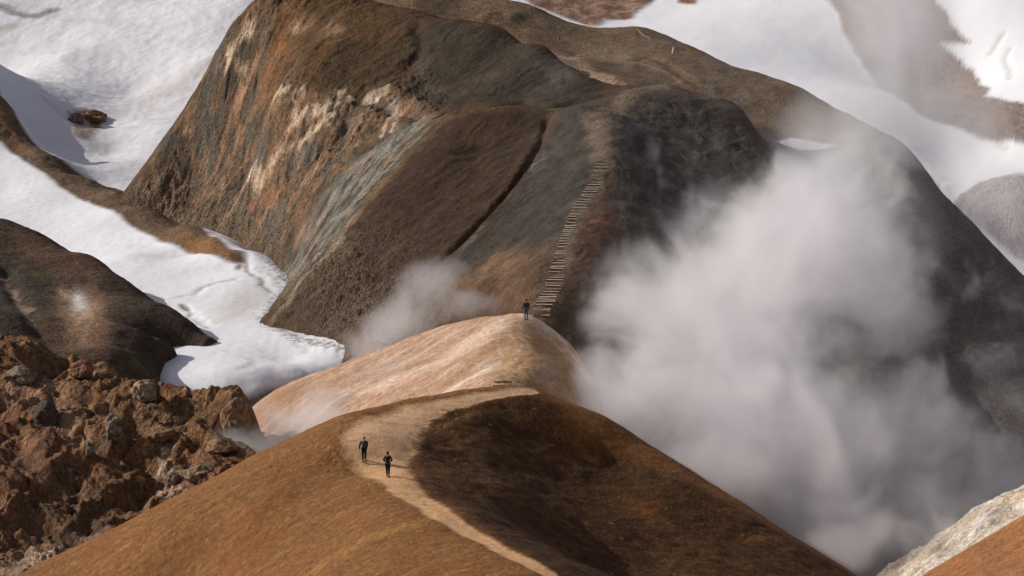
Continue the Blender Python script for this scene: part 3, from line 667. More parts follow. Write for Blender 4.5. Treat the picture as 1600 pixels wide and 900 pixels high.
lh.paint(lh.m_blob(130,488,25,34,-20,False), (0.55, 0.35, 0.21), 1.0)
lh.paint(lh.m_blob(124,477,12,15,-20,False), (0.74, 0.72, 0.64), 1.0)
lh.paint(lh.m_blob(95,462,10,8,0), (0.40,0.27,0.17), 0.7)
lh.paint(lh.m_line([(5,430),(25,460),(45,500)], 0.35, 0.9), (0.28, 0.20, 0.14), 0.6)
lh.paint(lh.m_blob(215,570,30,14,45), (0.09, 0.095, 0.035), 0.6)
lh.speckle(0.35, 0.4)
lh.G[:] = 0.3 * (1 - lh.m_blob(130, 488, 30, 40, -20, False))
lh.build(terrain_mat("dark_brown_soil", 0.25, 3.4, 0.8, 2.8, bump_d=0.16))

# ================================================================== RUBBLE SLOPE
rb = Layer("rubble_slope", [
  (-120,500,240),(0,528,234),(60,545,231),(100,575,228),(160,590,226),(220,600,224.5),(300,622,223),(345,632,221),(388,640,219),(396,670,216),(396,712,212),
  (0,590,245),(100,630,240),(220,650,238),(345,680,232),(420,700,228),(430,760,218),
  (350,720,208.5),(300,660,216),(200,700,212.5),(100,640,219),(0,650,219),(0,730,209),(100,740,209),(0,800,202.5),(150,800,205),(0,890,195),(100,860,199.5),(240,795,207),(300,760,205.5),(60,690,212),
  (330,800,200),(200,880,192),(60,960,186),(-120,900,196),(-120,700,215),(420,760,206),
 ], -62, -12, 184, 246, 0.10, soft=1.5)
xq, yq = rot(rb.X, rb.Y, -38)
wrx = rb.X + 1.2 * fbm(rb.X, rb.Y, 3, 3, 0.5, 40); wry = rb.Y + 1.2 * fbm(rb.X, rb.Y, 3, 3, 0.5, 41)
fadeb = sst(0, 1, 1)
rb.Z += 0.75 * ridged(xq / 1.8, yq, 4.5, 4, 0.45, 3) + 0.5 * fbm(xq / 2, yq, 6, 3, 0.5, 8) - 0.3
am = 0.35 + 0.65 * sst(-0.25, 0.2, fbm(rb.X, rb.Y, 7, 3, 0.5, 91))
rb.Z -= 1.2 * rb.m_blob(25, 700, 34, 26, 20, False) + 0.8 * rb.m_blob(210, 660, 16, 24, 20, False) + 0.7 * rb.m_blob(240, 740, 30, 8, 40, False)
big = fbm(wrx, wry, 6.5, 2, 0.5, 71); mid = fbm(wrx, wry, 2.6, 3, 0.5, 74)
rb.Z += -0.25 + 1.05 * (0.5 - np.abs(big) * 2.2) + am * 0.6 * (0.4 - np.abs(mid) * 2.0)
xd, yd = rot(rb.X, rb.Y, -50)
rb.Z += 0.5 * ridged(xd / 3.5, yd, 2.4, 3, 0.5, 77) * (1 - am * 0.6)
rb.Z -= 0.5 * sst(0.7, 0.97, ridged(wrx, wry, 4.5, 3, 0.5, 72))
a2 = sst(-0.05, 0.3, fbm(rb.X, rb.Y, 3.5, 3, 0.5, 93))
rb.Z += 0.55 * am * rocks(wrx, wry, 4.2, (0.15, 0.5), 0.5, 3) + 0.5 * a2 * rocks(wrx, wry, 1.9, (0.12, 0.5), 0.5, 5) + 0.5 * a2 * rocks(wrx, wry, 0.8, (0.15, 0.5), 0.6, 6)
rb.Z += (0.08 + 0.18 * a2) * ridged(wrx, wry, 1.0, 5, 0.65, 6) + 0.05 * fbm(rb.X, rb.Y, 0.35, 3, 0.7, 5)
rb.commit(); rb.warp(1.0, 2)
r1 = fbm(rb.X, rb.Y, 4, 5, 0.6, 5); r2 = fbm(wrx, wry, 1.6, 5, 0.7, 7); r3 = fbm(rb.X, rb.Y, 0.9, 4, 0.7, 17)
rb.base((0.15, 0.09, 0.05))
rb.paint(sst(-0.05, 0.3, r1), (0.185, 0.10, 0.046), 0.8)
rb.paint(sst(0.0, 0.3, r2), (0.085, 0.062, 0.04), 0.8)
rb.paint(sst(0.15, 0.4, r3), (0.30, 0.19, 0.115), 0.7)
rb.paint(sst(0.12, 0.35, -r3), (0.04, 0.032, 0.026), 0.8)
rb.paint(sst(0.15, 0.4, -r2), (0.20, 0.095, 0.055), 0.7)
rb.paint(rb.m_poly([(0,590),(60,575),(100,610),(140,680),(110,700),(40,640),(0,640)], 1.0), (0.30, 0.21, 0.15), 0.6)
rb.paint(rb.m_blob(25,655,26,18), (0.31, 0.12, 0.085), 0.8)
rb.paint(rb.m_blob(30,740,60,30), (0.17, 0.095, 0.07), 0.5)
rb.paint(rb.m_poly([(40,780),(120,770),(200,800),(170,830),(80,840),(20,830)], 1.2), (0.065, 0.052, 0.042), 0.4)
rb.paint(rb.m_blob(260,760,30,16,20) * sst(0, 0.2, r3), (0.45, 0.38, 0.31), 0.8)
rb.paint(rb.m_blob(60,880,50,14,-15), (0.42, 0.35, 0.29), 0.7)
rb.paint(rb.m_blob(140,840,40,12,-20), (0.30, 0.20, 0.17), 0.7)
fr = ridged(rb.X, rb.Y, 1.5, 5, 0.65, 55)
rb.Z -= 0.12 * sst(0.6, 0.9, fr)
rb.paint(sst(0.62, 0.88, fr), (0.05, 0.036, 0.026), 0.7)
rb.C[..., :3] *= np.array([0.92, 0.80, 0.70])
rb.speckle(0.4, 0.3)
rb.G[:] = 0.45 * am
rb.build(terrain_mat("broken_lava_soil", 0.3, 4.0, 0.9, 3.6, bump_d=0.14))

# ================================================================== PALE BANK and NEAR CORNER at the lower right
pb = Layer("pale_bank", [
  (1300,985,203),(1380,900,205),(1450,855,206),(1520,805,207),(1600,768,208),(1750,700,208),
  (1400,960,222),(1600,860,226),(1800,800,225),(1250,1080,212),
  (1500,870,199),(1600,810,200),(1560,850,196),(1450,900,197),(1600,900,188),(1750,860,190),(1400,1000,190),
 ], 18, 64, 172, 226, 0.2, soft=1.5)
xp, yp = rot(pb.X, pb.Y, 35)
pb.Z += 0.45 * ridged(pb.X, pb.Y, 3, 5, 0.5, 2) + 0.3 * ridged(xp / 4, yp, 1.2, 4, 0.55, 3); pb.commit(); pb.warp(0.9, 2)
pb.base((0.52, 0.45, 0.36))
q1 = fbm(pb.X, pb.Y, 2.5, 5, 0.6, 3)
pb.paint(sst(0.0, 0.35, q1), (0.34, 0.30, 0.25), 0.8)
pb.paint(sst(0.1, 0.4, -q1), (0.50, 0.33, 0.20), 0.6)
pb.paint(pb.m_blob(1555,800,18,10,-20) + pb.m_blob(1470,858,30,6,-30), (0.16, 0.11, 0.08), 0.8)
pb.paint(sst(0.0, 0.3, fbm(xp / 5, yp, 1.3, 5, 0.6, 9)), (0.30, 0.24, 0.19), 0.7)
pb.paint(sst(0.15, 0.4, fbm(xp / 6, yp, 0.8, 5, 0.6, 19)), (0.62, 0.60, 0.58), 0.8)
pb.paint(pb.m_line([(1380,900),(1450,856),(1520,806),(1600,770)], 0.5, 0.8), (0.50, 0.37, 0.25), 0.8)
pb.speckle(0.25, 0.5)
pb.G[:] = 0.3
pb.build(terrain_mat("pale_sulphur_clay", 0.2, 3.5, 0.6, 3.0))

nc = Layer("near_corner_hill", [
  (1380,945,173),(1440,900,172),(1480,875,172),(1520,852,172),(1600,805,172),(1720,740,172),
  (1400,1000,186),(1520,930,190),(1600,900,192),(1750,850,192),
  (1600,900,158),(1500,900,166),(1560,860,167),(1600,1000,140),(1450,1000,155),(1750,950,150),
 ], 18, 60, 134, 196, 0.2, soft=1.5)
nc.Z += 0.12 * fbm(nc.X, nc.Y, 3, 4, 0.5, 2); nc.commit(); nc.warp(0.8, 2)
nc.base((0.24, 0.105, 0.042))
nc.paint(sst(0, 0.4, fbm(nc.X, nc.Y, 3, 5, 0.6, 3)), (0.165, 0.078, 0.034), 0.7)
nc.paint(nc.m_line([(1440,900),(1520,852),(1600,806)], 0.5, 0.8), (0.34, 0.17, 0.08), 0.7)
nc.speckle(0.3, 0.45)
nc.build(terrain_mat("corner_scree", 0.22, 4.0, 0.6, 3.5))

# ================================================================== GROUND to the horizon
me = bpy.data.meshes.new("ground")
bm = bmesh.new()
bmesh.ops.create_grid(bm, x_segments=60, y_segments=60, size=4000)
for v in bm.verts:
    v.co.z = -14 + 3 * math.sin(v.co.x * 0.004) * math.cos(v.co.y * 0.005)
bm.to_mesh(me); bm.free()
gm = bpy.data.materials.new("dark_volcanic_ground"); gm.use_nodes = True
gN, gL = gm.node_tree.nodes, gm.node_tree.links
gn_ = gN.new("ShaderNodeTexNoise"); gn_.inputs["Scale"].default_value = 0.05; gn_.inputs["Detail"].default_value = 9
gr = gN.new("ShaderNodeValToRGB"); gr.color_ramp.elements[0].color = (0.07, 0.055, 0.04, 1); gr.color_ramp.elements[1].color = (0.16, 0.11, 0.07, 1)
gt = gN.new("ShaderNodeTexCoord"); gL.new(gt.outputs["Object"], gn_.inputs["Vector"])
gL.new(gn_.outputs["Fac"], gr.inputs[0]); gL.new(gr.outputs[0], gN["Principled BSDF"].inputs["Base Color"])
gN["Principled BSDF"].inputs["Roughness"].default_value = 0.95
me.materials.append(gm)
go = bpy.data.objects.new("ground", me); COL.objects.link(go); go["kind"] = "structure"

# ================================================================== helpers for things
def simple_mat(name, c, rough=0.8, nscale=0, namt=0.3, bump=0.0):
    m = bpy.data.materials.new(name); m.use_nodes = True
    N, L = m.node_tree.nodes, m.node_tree.links
    b = N["Principled BSDF"]; b.inputs["Base Color"].default_value = (*c, 1); b.inputs["Roughness"].default_value = rough
    b.inputs["Specular IOR Level"].default_value = 0.25
    if nscale:
        t = N.new("ShaderNodeTexCoord"); n = N.new("ShaderNodeTexNoise"); n.inputs["Scale"].default_value = nscale; n.inputs["Detail"].default_value = 7
        L.new(t.outputs["Object"], n.inputs["Vector"])
        r = N.new("ShaderNodeValToRGB"); r.color_ramp.elements[0].position = 0.3; r.color_ramp.elements[1].position = 0.7
        r.color_ramp.elements[0].color = (*[x * (1 - namt) for x in c], 1); r.color_ramp.elements[1].color = (*[min(1, x * (1 + namt)) for x in c], 1)
        L.new(n.outputs["Fac"], r.inputs[0]); L.new(r.outputs[0], b.inputs["Base Color"])
        if bump:
            bp = N.new("ShaderNodeBump"); bp.inputs["Strength"].default_value = bump; bp.inputs["Distance"].default_value = 0.08
            L.new(n.outputs["Fac"], bp.inputs["Height"]); L.new(bp.outputs[0], b.inputs["Normal"])
    return m

def link_mesh(name, bm, mat, parent=None, smooth=True):
    me = bpy.data.meshes.new(name); bm.to_mesh(me); bm.free()
    if smooth: me.polygons.foreach_set("use_smooth", np.ones(len(me.polygons), bool))
    me.materials.append(mat)
    o = bpy.data.objects.new(name, me); COL.objects.link(o)
    if parent: o.parent = parent
    return o
def thing(name, label, cat, loc=(0, 0, 0), rz=0, group=None):
    o = bpy.data.objects.new(name, None); COL.objects.link(o)
    o.location = loc; o.rotation_euler = (0, 0, rz); o.empty_display_size = 0.2
    return tag(o, label, cat, group)
def tag(o, label, cat, group=None):
    o["label"] = label; o["category"] = cat
    if group: o["group"] = group
    return o
def box_bm(bm, c, d, bev=0.01, rotm=None):
    g = bmesh.ops.create_cube(bm, size=1.0); vs = g["verts"]
    for v in vs: v.co = Vector((v.co.x * d[0], v.co.y * d[1], v.co.z * d[2]))
    if bev:
        es = list({e for v in vs for e in v.link_edges})
        r = bmesh.ops.bevel(bm, geom=es, offset=bev, segments=1, affect='EDGES')
        vs = list({v for f in r["faces"] for v in f.verts} | {v for v in vs if v.is_valid})
    for v in vs:
        co = v.co.copy()
        if rotm: co = rotm @ co
        v.co = co + Vector(c)
def rod_bm(bm, a, b, r0, r1=None, n=8):
    a, b = Vector(a), Vector(b); d = b - a
    g = bmesh.ops.create_cone(bm, cap_ends=True, segments=n, radius1=r0, radius2=r1 if r1 else r0, depth=d.length)
    q = d.to_track_quat('Z', 'Y').to_matrix()
    for v in g["verts"]: v.co = q @ v.co + (a + b) / 2

# ================================================================== long staircase up the grey spur
wood = simple_mat("weathered_timber", (0.30, 0.225, 0.15), 0.85, 9, 0.35, 0.4)
tread_m = simple_mat("trodden_gravel", (0.50, 0.38, 0.27), 0.95, 14, 0.3, 0.6)
dark_wood_and_shade = simple_mat("dark_timber_and_shade", (0.075, 0.05, 0.032), 0.8, 9, 0.35, 0.4)  # dark timber; on the long flight's risers it stands for gap shadow
SW = [mm.hit(*p) for p in SLINE]
cum = [0.0]
for a, b in zip(SW[:-1], SW[1:]): cum.append(cum[-1] + math.hypot(b[0] - a[0], b[1] - a[1]))
foot = SW[0]
st_root = thing("staircase", "long flight of timber edged steps climbing the grey spur behind the pale knoll", "staircase", (foot[0], foot[1], mm.height(foot[0], foot[1])))
NST = 54
def along(t):
    d = t * cum[-1]
    for i in range(len(cum) - 1):
        if d <= cum[i + 1] + 1e-6:
            f = (d - cum[i]) / (cum[i + 1] - cum[i]); return SW[i][:2] * (1 - f) + SW[i + 1][:2] * f
    return SW[-1][:2]
for k in range(NST):
    p = along(k / (NST - 1)); q = along(min(1, (k + 1) / (NST - 1))); q0 = along(max(0, (k - 1) / (NST - 1)))
    h = math.atan2(q[1] - q0[1], q[0] - q0[0]) - math.pi / 2
    h = h * 0.45 + random.uniform(-0.05, 0.05)
    z = mm.height(p[0], p[1]) + 0.10 + random.uniform(-0.03, 0.03)
    wd = 1.55 - 0.3 * k / NST + random.uniform(-0.09, 0.09)
    dep = 0.31
    M = Matrix.Rotation(h, 3, 'Z') @ Matrix.Rotation(random.uniform(-0.04, 0.04), 3, 'Y')
    base = Vector((p[0], p[1], z)) - st_root.location
    base.x += random.uniform(-0.04, 0.04)
    b1 = bmesh.new(); box_bm(b1, M @ Vector((0, dep / 2 + 0.06, -0.13)), (wd, dep, 0.24), 0.02, M)
    for v in b1.verts: v.co += base
    so = link_mesh("step", b1, tread_m, st_root, False)
    b2 = bmesh.new(); box_bm(b2, M @ Vector((0, 0, -0.10)), (wd + 0.08, 0.075, 0.16), 0.015, M)
    for v in b2.verts: v.co += base
    link_mesh("riser", b2, wood if random.random() < 0.25 else dark_wood_and_shade, so, False)  # most risers dark: shadow lines between treads put into the colour

# short steps at the near foot of the knoll
e0 = kn.hit(783, 601)
st2 = thing("staircase", "two short dark timber steps in the saddle at the near foot of the knoll", "staircase", (e0[0], e0[1], kn.height(e0[0], e0[1])))
for (px, py, wd) in ((783, 604, 1.25), (786, 598, 1.35)):
    p = kn.hit(px, py)
    b1 = bmesh.new(); rod_bm(b1, (-wd / 2, 0, 0.02), (wd / 2, 0.05, 0.0), 0.055, 0.05, 10)
    for v in b1.verts: v.co += Vector((p[0], p[1], kn.height(p[0], p[1]) + 0.02)) - st2.location
    link_mesh("step", b1, dark_wood_and_shade, st2)

# ================================================================== posts on the back hill
pale_w = simple_mat("pale_painted_wood", (0.78, 0.76, 0.70), 0.6, 12, 0.1)
rope_m = simple_mat("pale_rope", (0.42, 0.34, 0.25), 0.9, 20, 0.2)
def hill_pt(L_, px, py):
    p = L_.hit(px, py); return Vector((p[0], p[1], L_.height(p[0], p[1])))
a = hill_pt(bh, 995, 57); b = hill_pt(bh, 1015, 71)
t = thing("rope_barrier", "rope sagging between two thin wooden posts near the hill crest", "rope barrier", a)
for q, mt_ in ((Vector((0, 0, 0)), dark_wood_and_shade), (b - a, wood)):
    bm_ = bmesh.new(); rod_bm(bm_, q + Vector((0, 0, -0.2)), q + Vector((0.02, 0, 0.95)), 0.06, 0.05); link_mesh("post", bm_, mt_, t)
bm_ = bmesh.new(); prev = None
for i in range(13):
    f = i / 12; q = (b - a) * f + Vector((0, 0, 0.88 - 0.25 * math.sin(math.pi * f)))
    if prev is not None: rod_bm(bm_, prev, q, 0.03, 0.03, 6)
    prev = q
link_mesh("rope", bm_, rope_m, t)
def stake(px, py, h, lean, mat_, label, L_=None, r=0.05):
    p = hill_pt(L_ or bh, px, py); bm_ = bmesh.new()
    rod_bm(bm_, (0, 0, -0.2), (lean * h, 0, h), r, r * 0.85, 8)
    g = bmesh.ops.create_cone(bm_, cap_ends=True, segments=8, radius1=r * 0.85, radius2=0.005, depth=r * 1.6)
    for v in g["verts"]: v.co += Vector((lean * h, 0, h + r * 0.8))
    o = link_mesh("marker_stake", bm_, mat_); o.location = p
    return tag(o, label, "stake")
stake(1050, 84, 0.72, 0.22, pale_w, "short white leaning stake on the brown hill below the snow", r=0.07)
stake(871, 68, 0.75, 0.0, wood, "thin grey brown upright stake left of the hill crest, behind the dark dome", r=0.035)
stake(942, 182, 0.55, -0.1, dark_wood_and_shade, "small dark stake beside the trodden path above the long staircase", mm, 0.04)

# ================================================================== loose boulders
def boulder(name, L_, px, py, rx, rz, mat_, label, seed, ry=None, rough_=0.38, group=None, sink=0.45, rotz=0.0):
    p = L_.hit(px, py); z = L_.height(p[0], p[1])
    s_ = p[1] / F_PX; rx_, rz_ = rx * s_, rz * s_; ry_ = (ry or rx) * s_
    bm_ = bmesh.new(); bmesh.ops.create_icosphere(bm_, subdivisions=5, radius=1.0)
    co = np.array([v.co[:] for v in bm_.verts])
    # facets: clip the sphere with random planes, then roughen
    rg = np.random.RandomState(seed)
    for i in range(11):
        n = rg.normal(size=3); n /= np.linalg.norm(n); d = rg.uniform(0.62, 0.92)
        k = np.maximum(co @ n - d, 0); co -= 0.85 * k[:, None] * n[None]
    nrm = co / np.linalg.norm(co, axis=1)[:, None]
    def n3(sc, o): 
        return (fbm(co[:, 0] + seed, co[:, 1] + co[:, 2] * 0.7, sc, o, 0.6, seed) + fbm(co[:, 2] - seed, co[:, 0] * 0.6 - co[:, 1], sc, o, 0.6, seed + 2)) / 2
    co += nrm * (rough_ * 1.2 * n3(0.9, 3) - rough_ * 0.45 * np.abs(n3(0.45, 4)) + 0.10 * rough_ * n3(0.12, 3))[:, None]
    c, s2 = math.cos(rotz), math.sin(rotz)
    for v, q in zip(bm_.verts, co):
        v.co = Vector(((q[0] * c - q[1] * s2) * rx_, (q[0] * s2 + q[1] * c) * ry_, q[2] * rz_))
    o = link_mesh(name, bm_, mat_)
    o.location = (p[0], p[1], z + rz_ * (1 - 2 * sink) * 0.5)
    return tag(o, label, "boulder", group)
rk_brown = simple_mat("rust_brown_rock", (0.17, 0.095, 0.05), 0.95, 1.8, 0.55, 0.8)
rk_och = simple_mat("ochre_rock", (0.20, 0.12, 0.06), 0.95, 2.2, 0.7, 1.0)
rk_grey = simple_mat("pale_grey_rock", (0.17, 0.13, 0.092), 0.95, 2.5, 0.8, 1.0)
rk_pale = simple_mat("lichen_pale_rock", (0.24, 0.18, 0.11), 0.95, 3.0, 0.7, 1.0)
rk_dark = simple_mat("dark_lava_rock", (0.07, 0.05, 0.04), 0.95, 2.5, 0.5, 0.8)
rk_red = simple_mat("reddish_rock", (0.19, 0.09, 0.05), 0.95, 2.2, 0.7, 1.0)
boulder("boulder", rb, 368, 662, 26, 34, rk_och, "big ochre topped boulder with dark sides at the right end of the rubble", 3, sink=0.3)
boulder("boulder", rb, 226, 618, 22, 24, rk_pale, "rounded boulder with pale speckled top on the rubble crest below the dark hill", 5)
boulder("boulder", rb, 128, 585, 22, 17, rk_red, "orange brown outcrop boulder at the dark hill foot, left half of a split pair", 8, ry=18, sink=0.2)
boulder("boulder", rb, 160, 592, 26, 20, rk_och, "orange brown jagged boulder with a shaded right side, right half of a split pair", 9, ry=16, sink=0.2)
boulder("boulder", rb, 158, 644, 23, 17, rk_och, "smooth ochre boulder with a lit flat face in the middle of the rubble", 12)
boulder("boulder", rb, 178, 676, 17, 26, rk_grey, "grey pointed boulder with a dark right side below the smooth ochre one", 14)
boulder("boulder", rb, 255, 682, 24, 14, rk_brown, "broad low brown boulder above the ledges in the right part of the rubble", 17)
boulder("boulder", rb, 272, 752, 15, 17, rk_grey, "whitish pointed boulder near the edge of the smooth ochre slope", 21)
boulder("boulder", rb, 305, 742, 24, 15, rk_pale, "pale flat boulder resting nearest the smooth ochre slope", 22)
boulder("boulder", rb, 345, 700, 26, 14, rk_och, "ochre boulder just below and left of the big ochre topped one", 26)
boulder("boulder", rb, 140, 706, 9, 16, rk_grey, "narrow pale upright boulder among reddish soil", 31)
boulder("boulder", rb, 32, 592, 28, 18, rk_grey, "large pale boulder at the left edge below the green tinged hill", 33)
boulder("boulder", rb, 70, 652, 22, 24, rk_dark, "dark pitted boulder beside pinkish soil in the left rubble", 35)
boulder("boulder", sv, 118, 192, 15, 13, rk_grey, "grey part snow covered rock standing in the upper snowfield", 41, sink=0.3)
boulder("boulder", sv, 148, 187, 20, 12, rk_brown, "dark brown rock breaking through the upper snowfield", 42, sink=0.3)

# ================================================================== people
def skinned(name, verts, edges, radii, mat_, parent, sub=2, root=0):
    me = bpy.data.meshes.new(name); me.from_pydata([tuple(v) for v in verts], edges, [])
    o = bpy.data.objects.new(name, me); COL.objects.link(o)
    md = o.modifiers.new("skin", 'SKIN'); md.use_smooth_shade = True; md.branch_smoothing = 0.3
    for i, r in enumerate(radii):
        sv_ = me.skin_vertices[0].data[i]
        sv_.radius = (r, r) if not isinstance(r, tuple) else r
        sv_.use_root = (i == root)
    sb = o.modifiers.new("sub", 'SUBSURF'); sb.levels = sub; sb.render_levels = sub
    dg = bpy.context.evaluated_depsgraph_get(); dg.update()
    me2 = bpy.data.meshes.new_from_object(o.evaluated_get(dg)); me2.name = name
    me2.polygons.foreach_set("use_smooth", np.ones(len(me2.polygons), bool))
    o.modifiers.clear(); o.data = me2; me2.materials.clear(); me2.materials.append(mat_)
    bpy.data.meshes.remove(me)
    if parent: o.parent = parent
    return o
skin_m = simple_mat("skin", (0.42, 0.24, 0.17), 0.6)
def person(loc, rz, label, arms, stride, jacket_c, trouser_c, hat_c, scale=1.0, pack_c=None, long_coat=False, scarf_c=None):
    """arms = (elbow, wrist) offsets of left and right arm from the shoulder; stride = foot offsets along y"""
    root = thing("person", label, "person", loc, rz)
    V, E, Rd = [], [], []
    def add(p, r, par=None):
        V.append(p); Rd.append(r)
        if par is not None: E.append((par, len(V) - 1))
        return len(V) - 1
    pel = add((0, 0, .94), .13); sp = add((0, 0, 1.12), .115, pel); ch = add((0, 0, 1.32), .14, sp); nk = add((0, -.01, 1.46), .055, ch)
    hd0 = add((0, .01, 1.55), .065, nk); hd = add((0, .01, 1.64), .088, hd0); add((0, 0, 1.71), .07, hd); add((0, .095, 1.625), .014, hd)
    J = {}
    for sgn, (el, wr), st in ((-1, arms[0], stride[0]), (1, arms[1], stride[1])):
        sh = add((sgn * .175, 0, 1.40), .058, ch)
        e = (sgn * .19 + el[0], el[1], 1.40 + el[2]); w_ = (sgn * .19 + wr[0], wr[1], 1.40 + wr[2])
        ei = add(e, .042, sh); wi = add(w_, .028, ei)
        dv = (Vector(w_) - Vector(e)).normalized(); sd_ = dv.cross(Vector((0, 1, 0.01))).normalized()
        pm_ = Vector(w_) + dv * .055; pi_ = add(tuple(pm_), .034, wi)
        for f in range(4):
            o_ = sd_ * (-.027 + .018 * f); L1 = (.045, .052, .048, .038)[f]
            a1 = add(tuple(pm_ + o_ + dv * .03), .0095, pi_); add(tuple(pm_ + o_ + dv * (.03 + L1) + Vector((0, .02, 0))), .008, a1)
        tb = add(tuple(pm_ + Vector((0, .035, 0)) - dv * .01), .011, pi_); add(tuple(pm_ + Vector((0, .055, 0)) + dv * .03), .009, tb)
        hp = add((sgn * .085, 0, .90), .095, pel)
        kn_ = add((sgn * .09, st * .55 + .03, .50), .062, hp); an = add((sgn * .085, st, .09), .042, kn_)
        add((sgn * .09, st + .14, .035), .038, an); add((sgn * .085, st - .05, .04), .036, an)
        J[sgn] = (e, w_, (sgn * .09, st * .55 + .03, .50), (sgn * .085, st, .09), st)
    body = skinned("body", V, E, Rd, skin_m, root, 1)
    # trousers
    V, E, Rd = [], [], []
    p0 = add((0, 0, .96), .145)
    for sgn in (-1, 1):
        h_ = add((sgn * .09, 0, .88), .115, p0); k_ = add(J[sgn][2], .082, h_); a_ = add((J[sgn][3][0], J[sgn][3][1], .10), .060, k_)
    skinned("trousers", V, E, Rd, simple_mat("trouser_cloth", trouser_c, 0.9, 30, 0.2), root, 1)
    # jacket with sleeves
    V, E, Rd = [], [], []
    c0 = add((0, 0, .80 if long_coat else .93), .185); c1 = add((0, 0, 1.12), .175, c0); c2 = add((0, 0, 1.33), .165, c1); c3 = add((0, 0, 1.45), .09, c2)
    for sgn in (-1, 1):
        s_ = add((sgn * .19, 0, 1.40), .085, c2); e_ = add(J[sgn][0], .066, s_); w2 = Vector(J[sgn][1]); add(tuple(w2), .05, e_)
    skinned("jacket", V, E, Rd, simple_mat("jacket_cloth", jacket_c, 0.8, 25, 0.25), root, 1)
    bm_ = bmesh.new(); g = bmesh.ops.create_uvsphere(bm_, u_segments=20, v_segments=12, radius=.112)
    for v in bm_.verts: v.co = Vector((v.co.x * .95, v.co.y * 1.12 - .02, v.co.z * 1.05 + 1.665)) if v.co.z > -.03 or v.co.y < 0 else Vector((v.co.x * .7, v.co.y * .3 - .03, v.co.z * .6 + 1.665))
    link_mesh("hat", bm_, simple_mat("hat_cloth", hat_c, 0.85, 30, 0.2), root)
    boot = simple_mat("boot_leather", (0.02, 0.017, 0.015), 0.6)
    for sgn in (-1, 1):
        bm_ = bmesh.new(); g = bmesh.ops.create_uvsphere(bm_, u_segments=14, v_segments=10, radius=1)
        x_, y_, _ = J[sgn][3]
        for v in bm_.verts: v.co = Vector((v.co.x * .055 + x_, v.co.y * .155 + y_ + .05, max(-.04, v.co.z * .075 * (1.1 if v.co.y < 0 else .75)) + .04))
        link_mesh("boot", bm_, boot, root)
    for sgn in (-1, 1):
        bm_ = bmesh.new(); bmesh.ops.create_uvsphere(bm_, u_segments=8, v_segments=6, radius=.011)
        for v in bm_.verts: v.co += Vector((sgn * .033, .088, 1.655))
        link_mesh("eye", bm_, boot, root)
    if scarf_c:
        bm_ = bmesh.new()
        for i in range(16):
            a = 2 * math.pi * i / 16; b = 2 * math.pi * (i + 1) / 16
            rod_bm(bm_, (.12 * math.cos(a), .10 * math.sin(a) - .01, 1.47), (.12 * math.cos(b), .10 * math.sin(b) - .01, 1.47), .045, .045, 8)
        link_mesh("scarf", bm_, simple_mat("scarf_wool", scarf_c, 0.9, 25, 0.2), root)
    if pack_c:
        bm_ = bmesh.new(); box_bm(bm_, (0, -.20, 1.24), (.28, .17, .42), .05); link_mesh("backpack", bm_, simple_mat("pack_cloth", pack_c, 0.8, 20, 0.2), root)
    root.scale = (scale,) * 3
    return root
def fh_pt(px, py):
    p = fh.hit(px, py); return (p[0], p[1], fh.height(p[0], p[1]) - 0.0)
NAVY = (0.012, 0.016, 0.024); BLK = (0.008, 0.009, 0.012)
person(fh_pt(569, 719), R(4), "person in long navy jacket and pale hood on the path, left of the other walker",
       (((-.10, .02, -.27), (-.13, .03, -.52)), ((.04, .06, -.28), (-.02, .16, -.50))), (-.10, .12), NAVY, BLK, (0.16, 0.19, 0.23), 1.0, (0.05, 0.06, 0.075), True)
person(fh_pt(606, 743), R(-6), "person in black with a reddish cap walking in the middle of the path, elbows bent",
       (((-.10, .0, -.25), (.02, .18, -.38)), ((.10, .0, -.25), (-.02, .18, -.38))), (.16, -.14), BLK, (0.007, 0.007, 0.009), (0.10, 0.02, 0.015), 0.98, scarf_c=(0.30, 0.12, 0.11))
kp = kn.hit(822, 500)
person((kp[0], kp[1], kn.height(kp[0], kp[1])), R(8), "distant person in dark top and slate grey trousers on the knoll below the staircase",
       (((-.06, .0, -.28), (-.10, .04, -.54)), ((.06, .0, -.28), (.10, .04, -.54))), (.08, -.08), (0.02, 0.02, 0.026), (0.10, 0.11, 0.13), (0.04, 0.03, 0.028), 0.98)

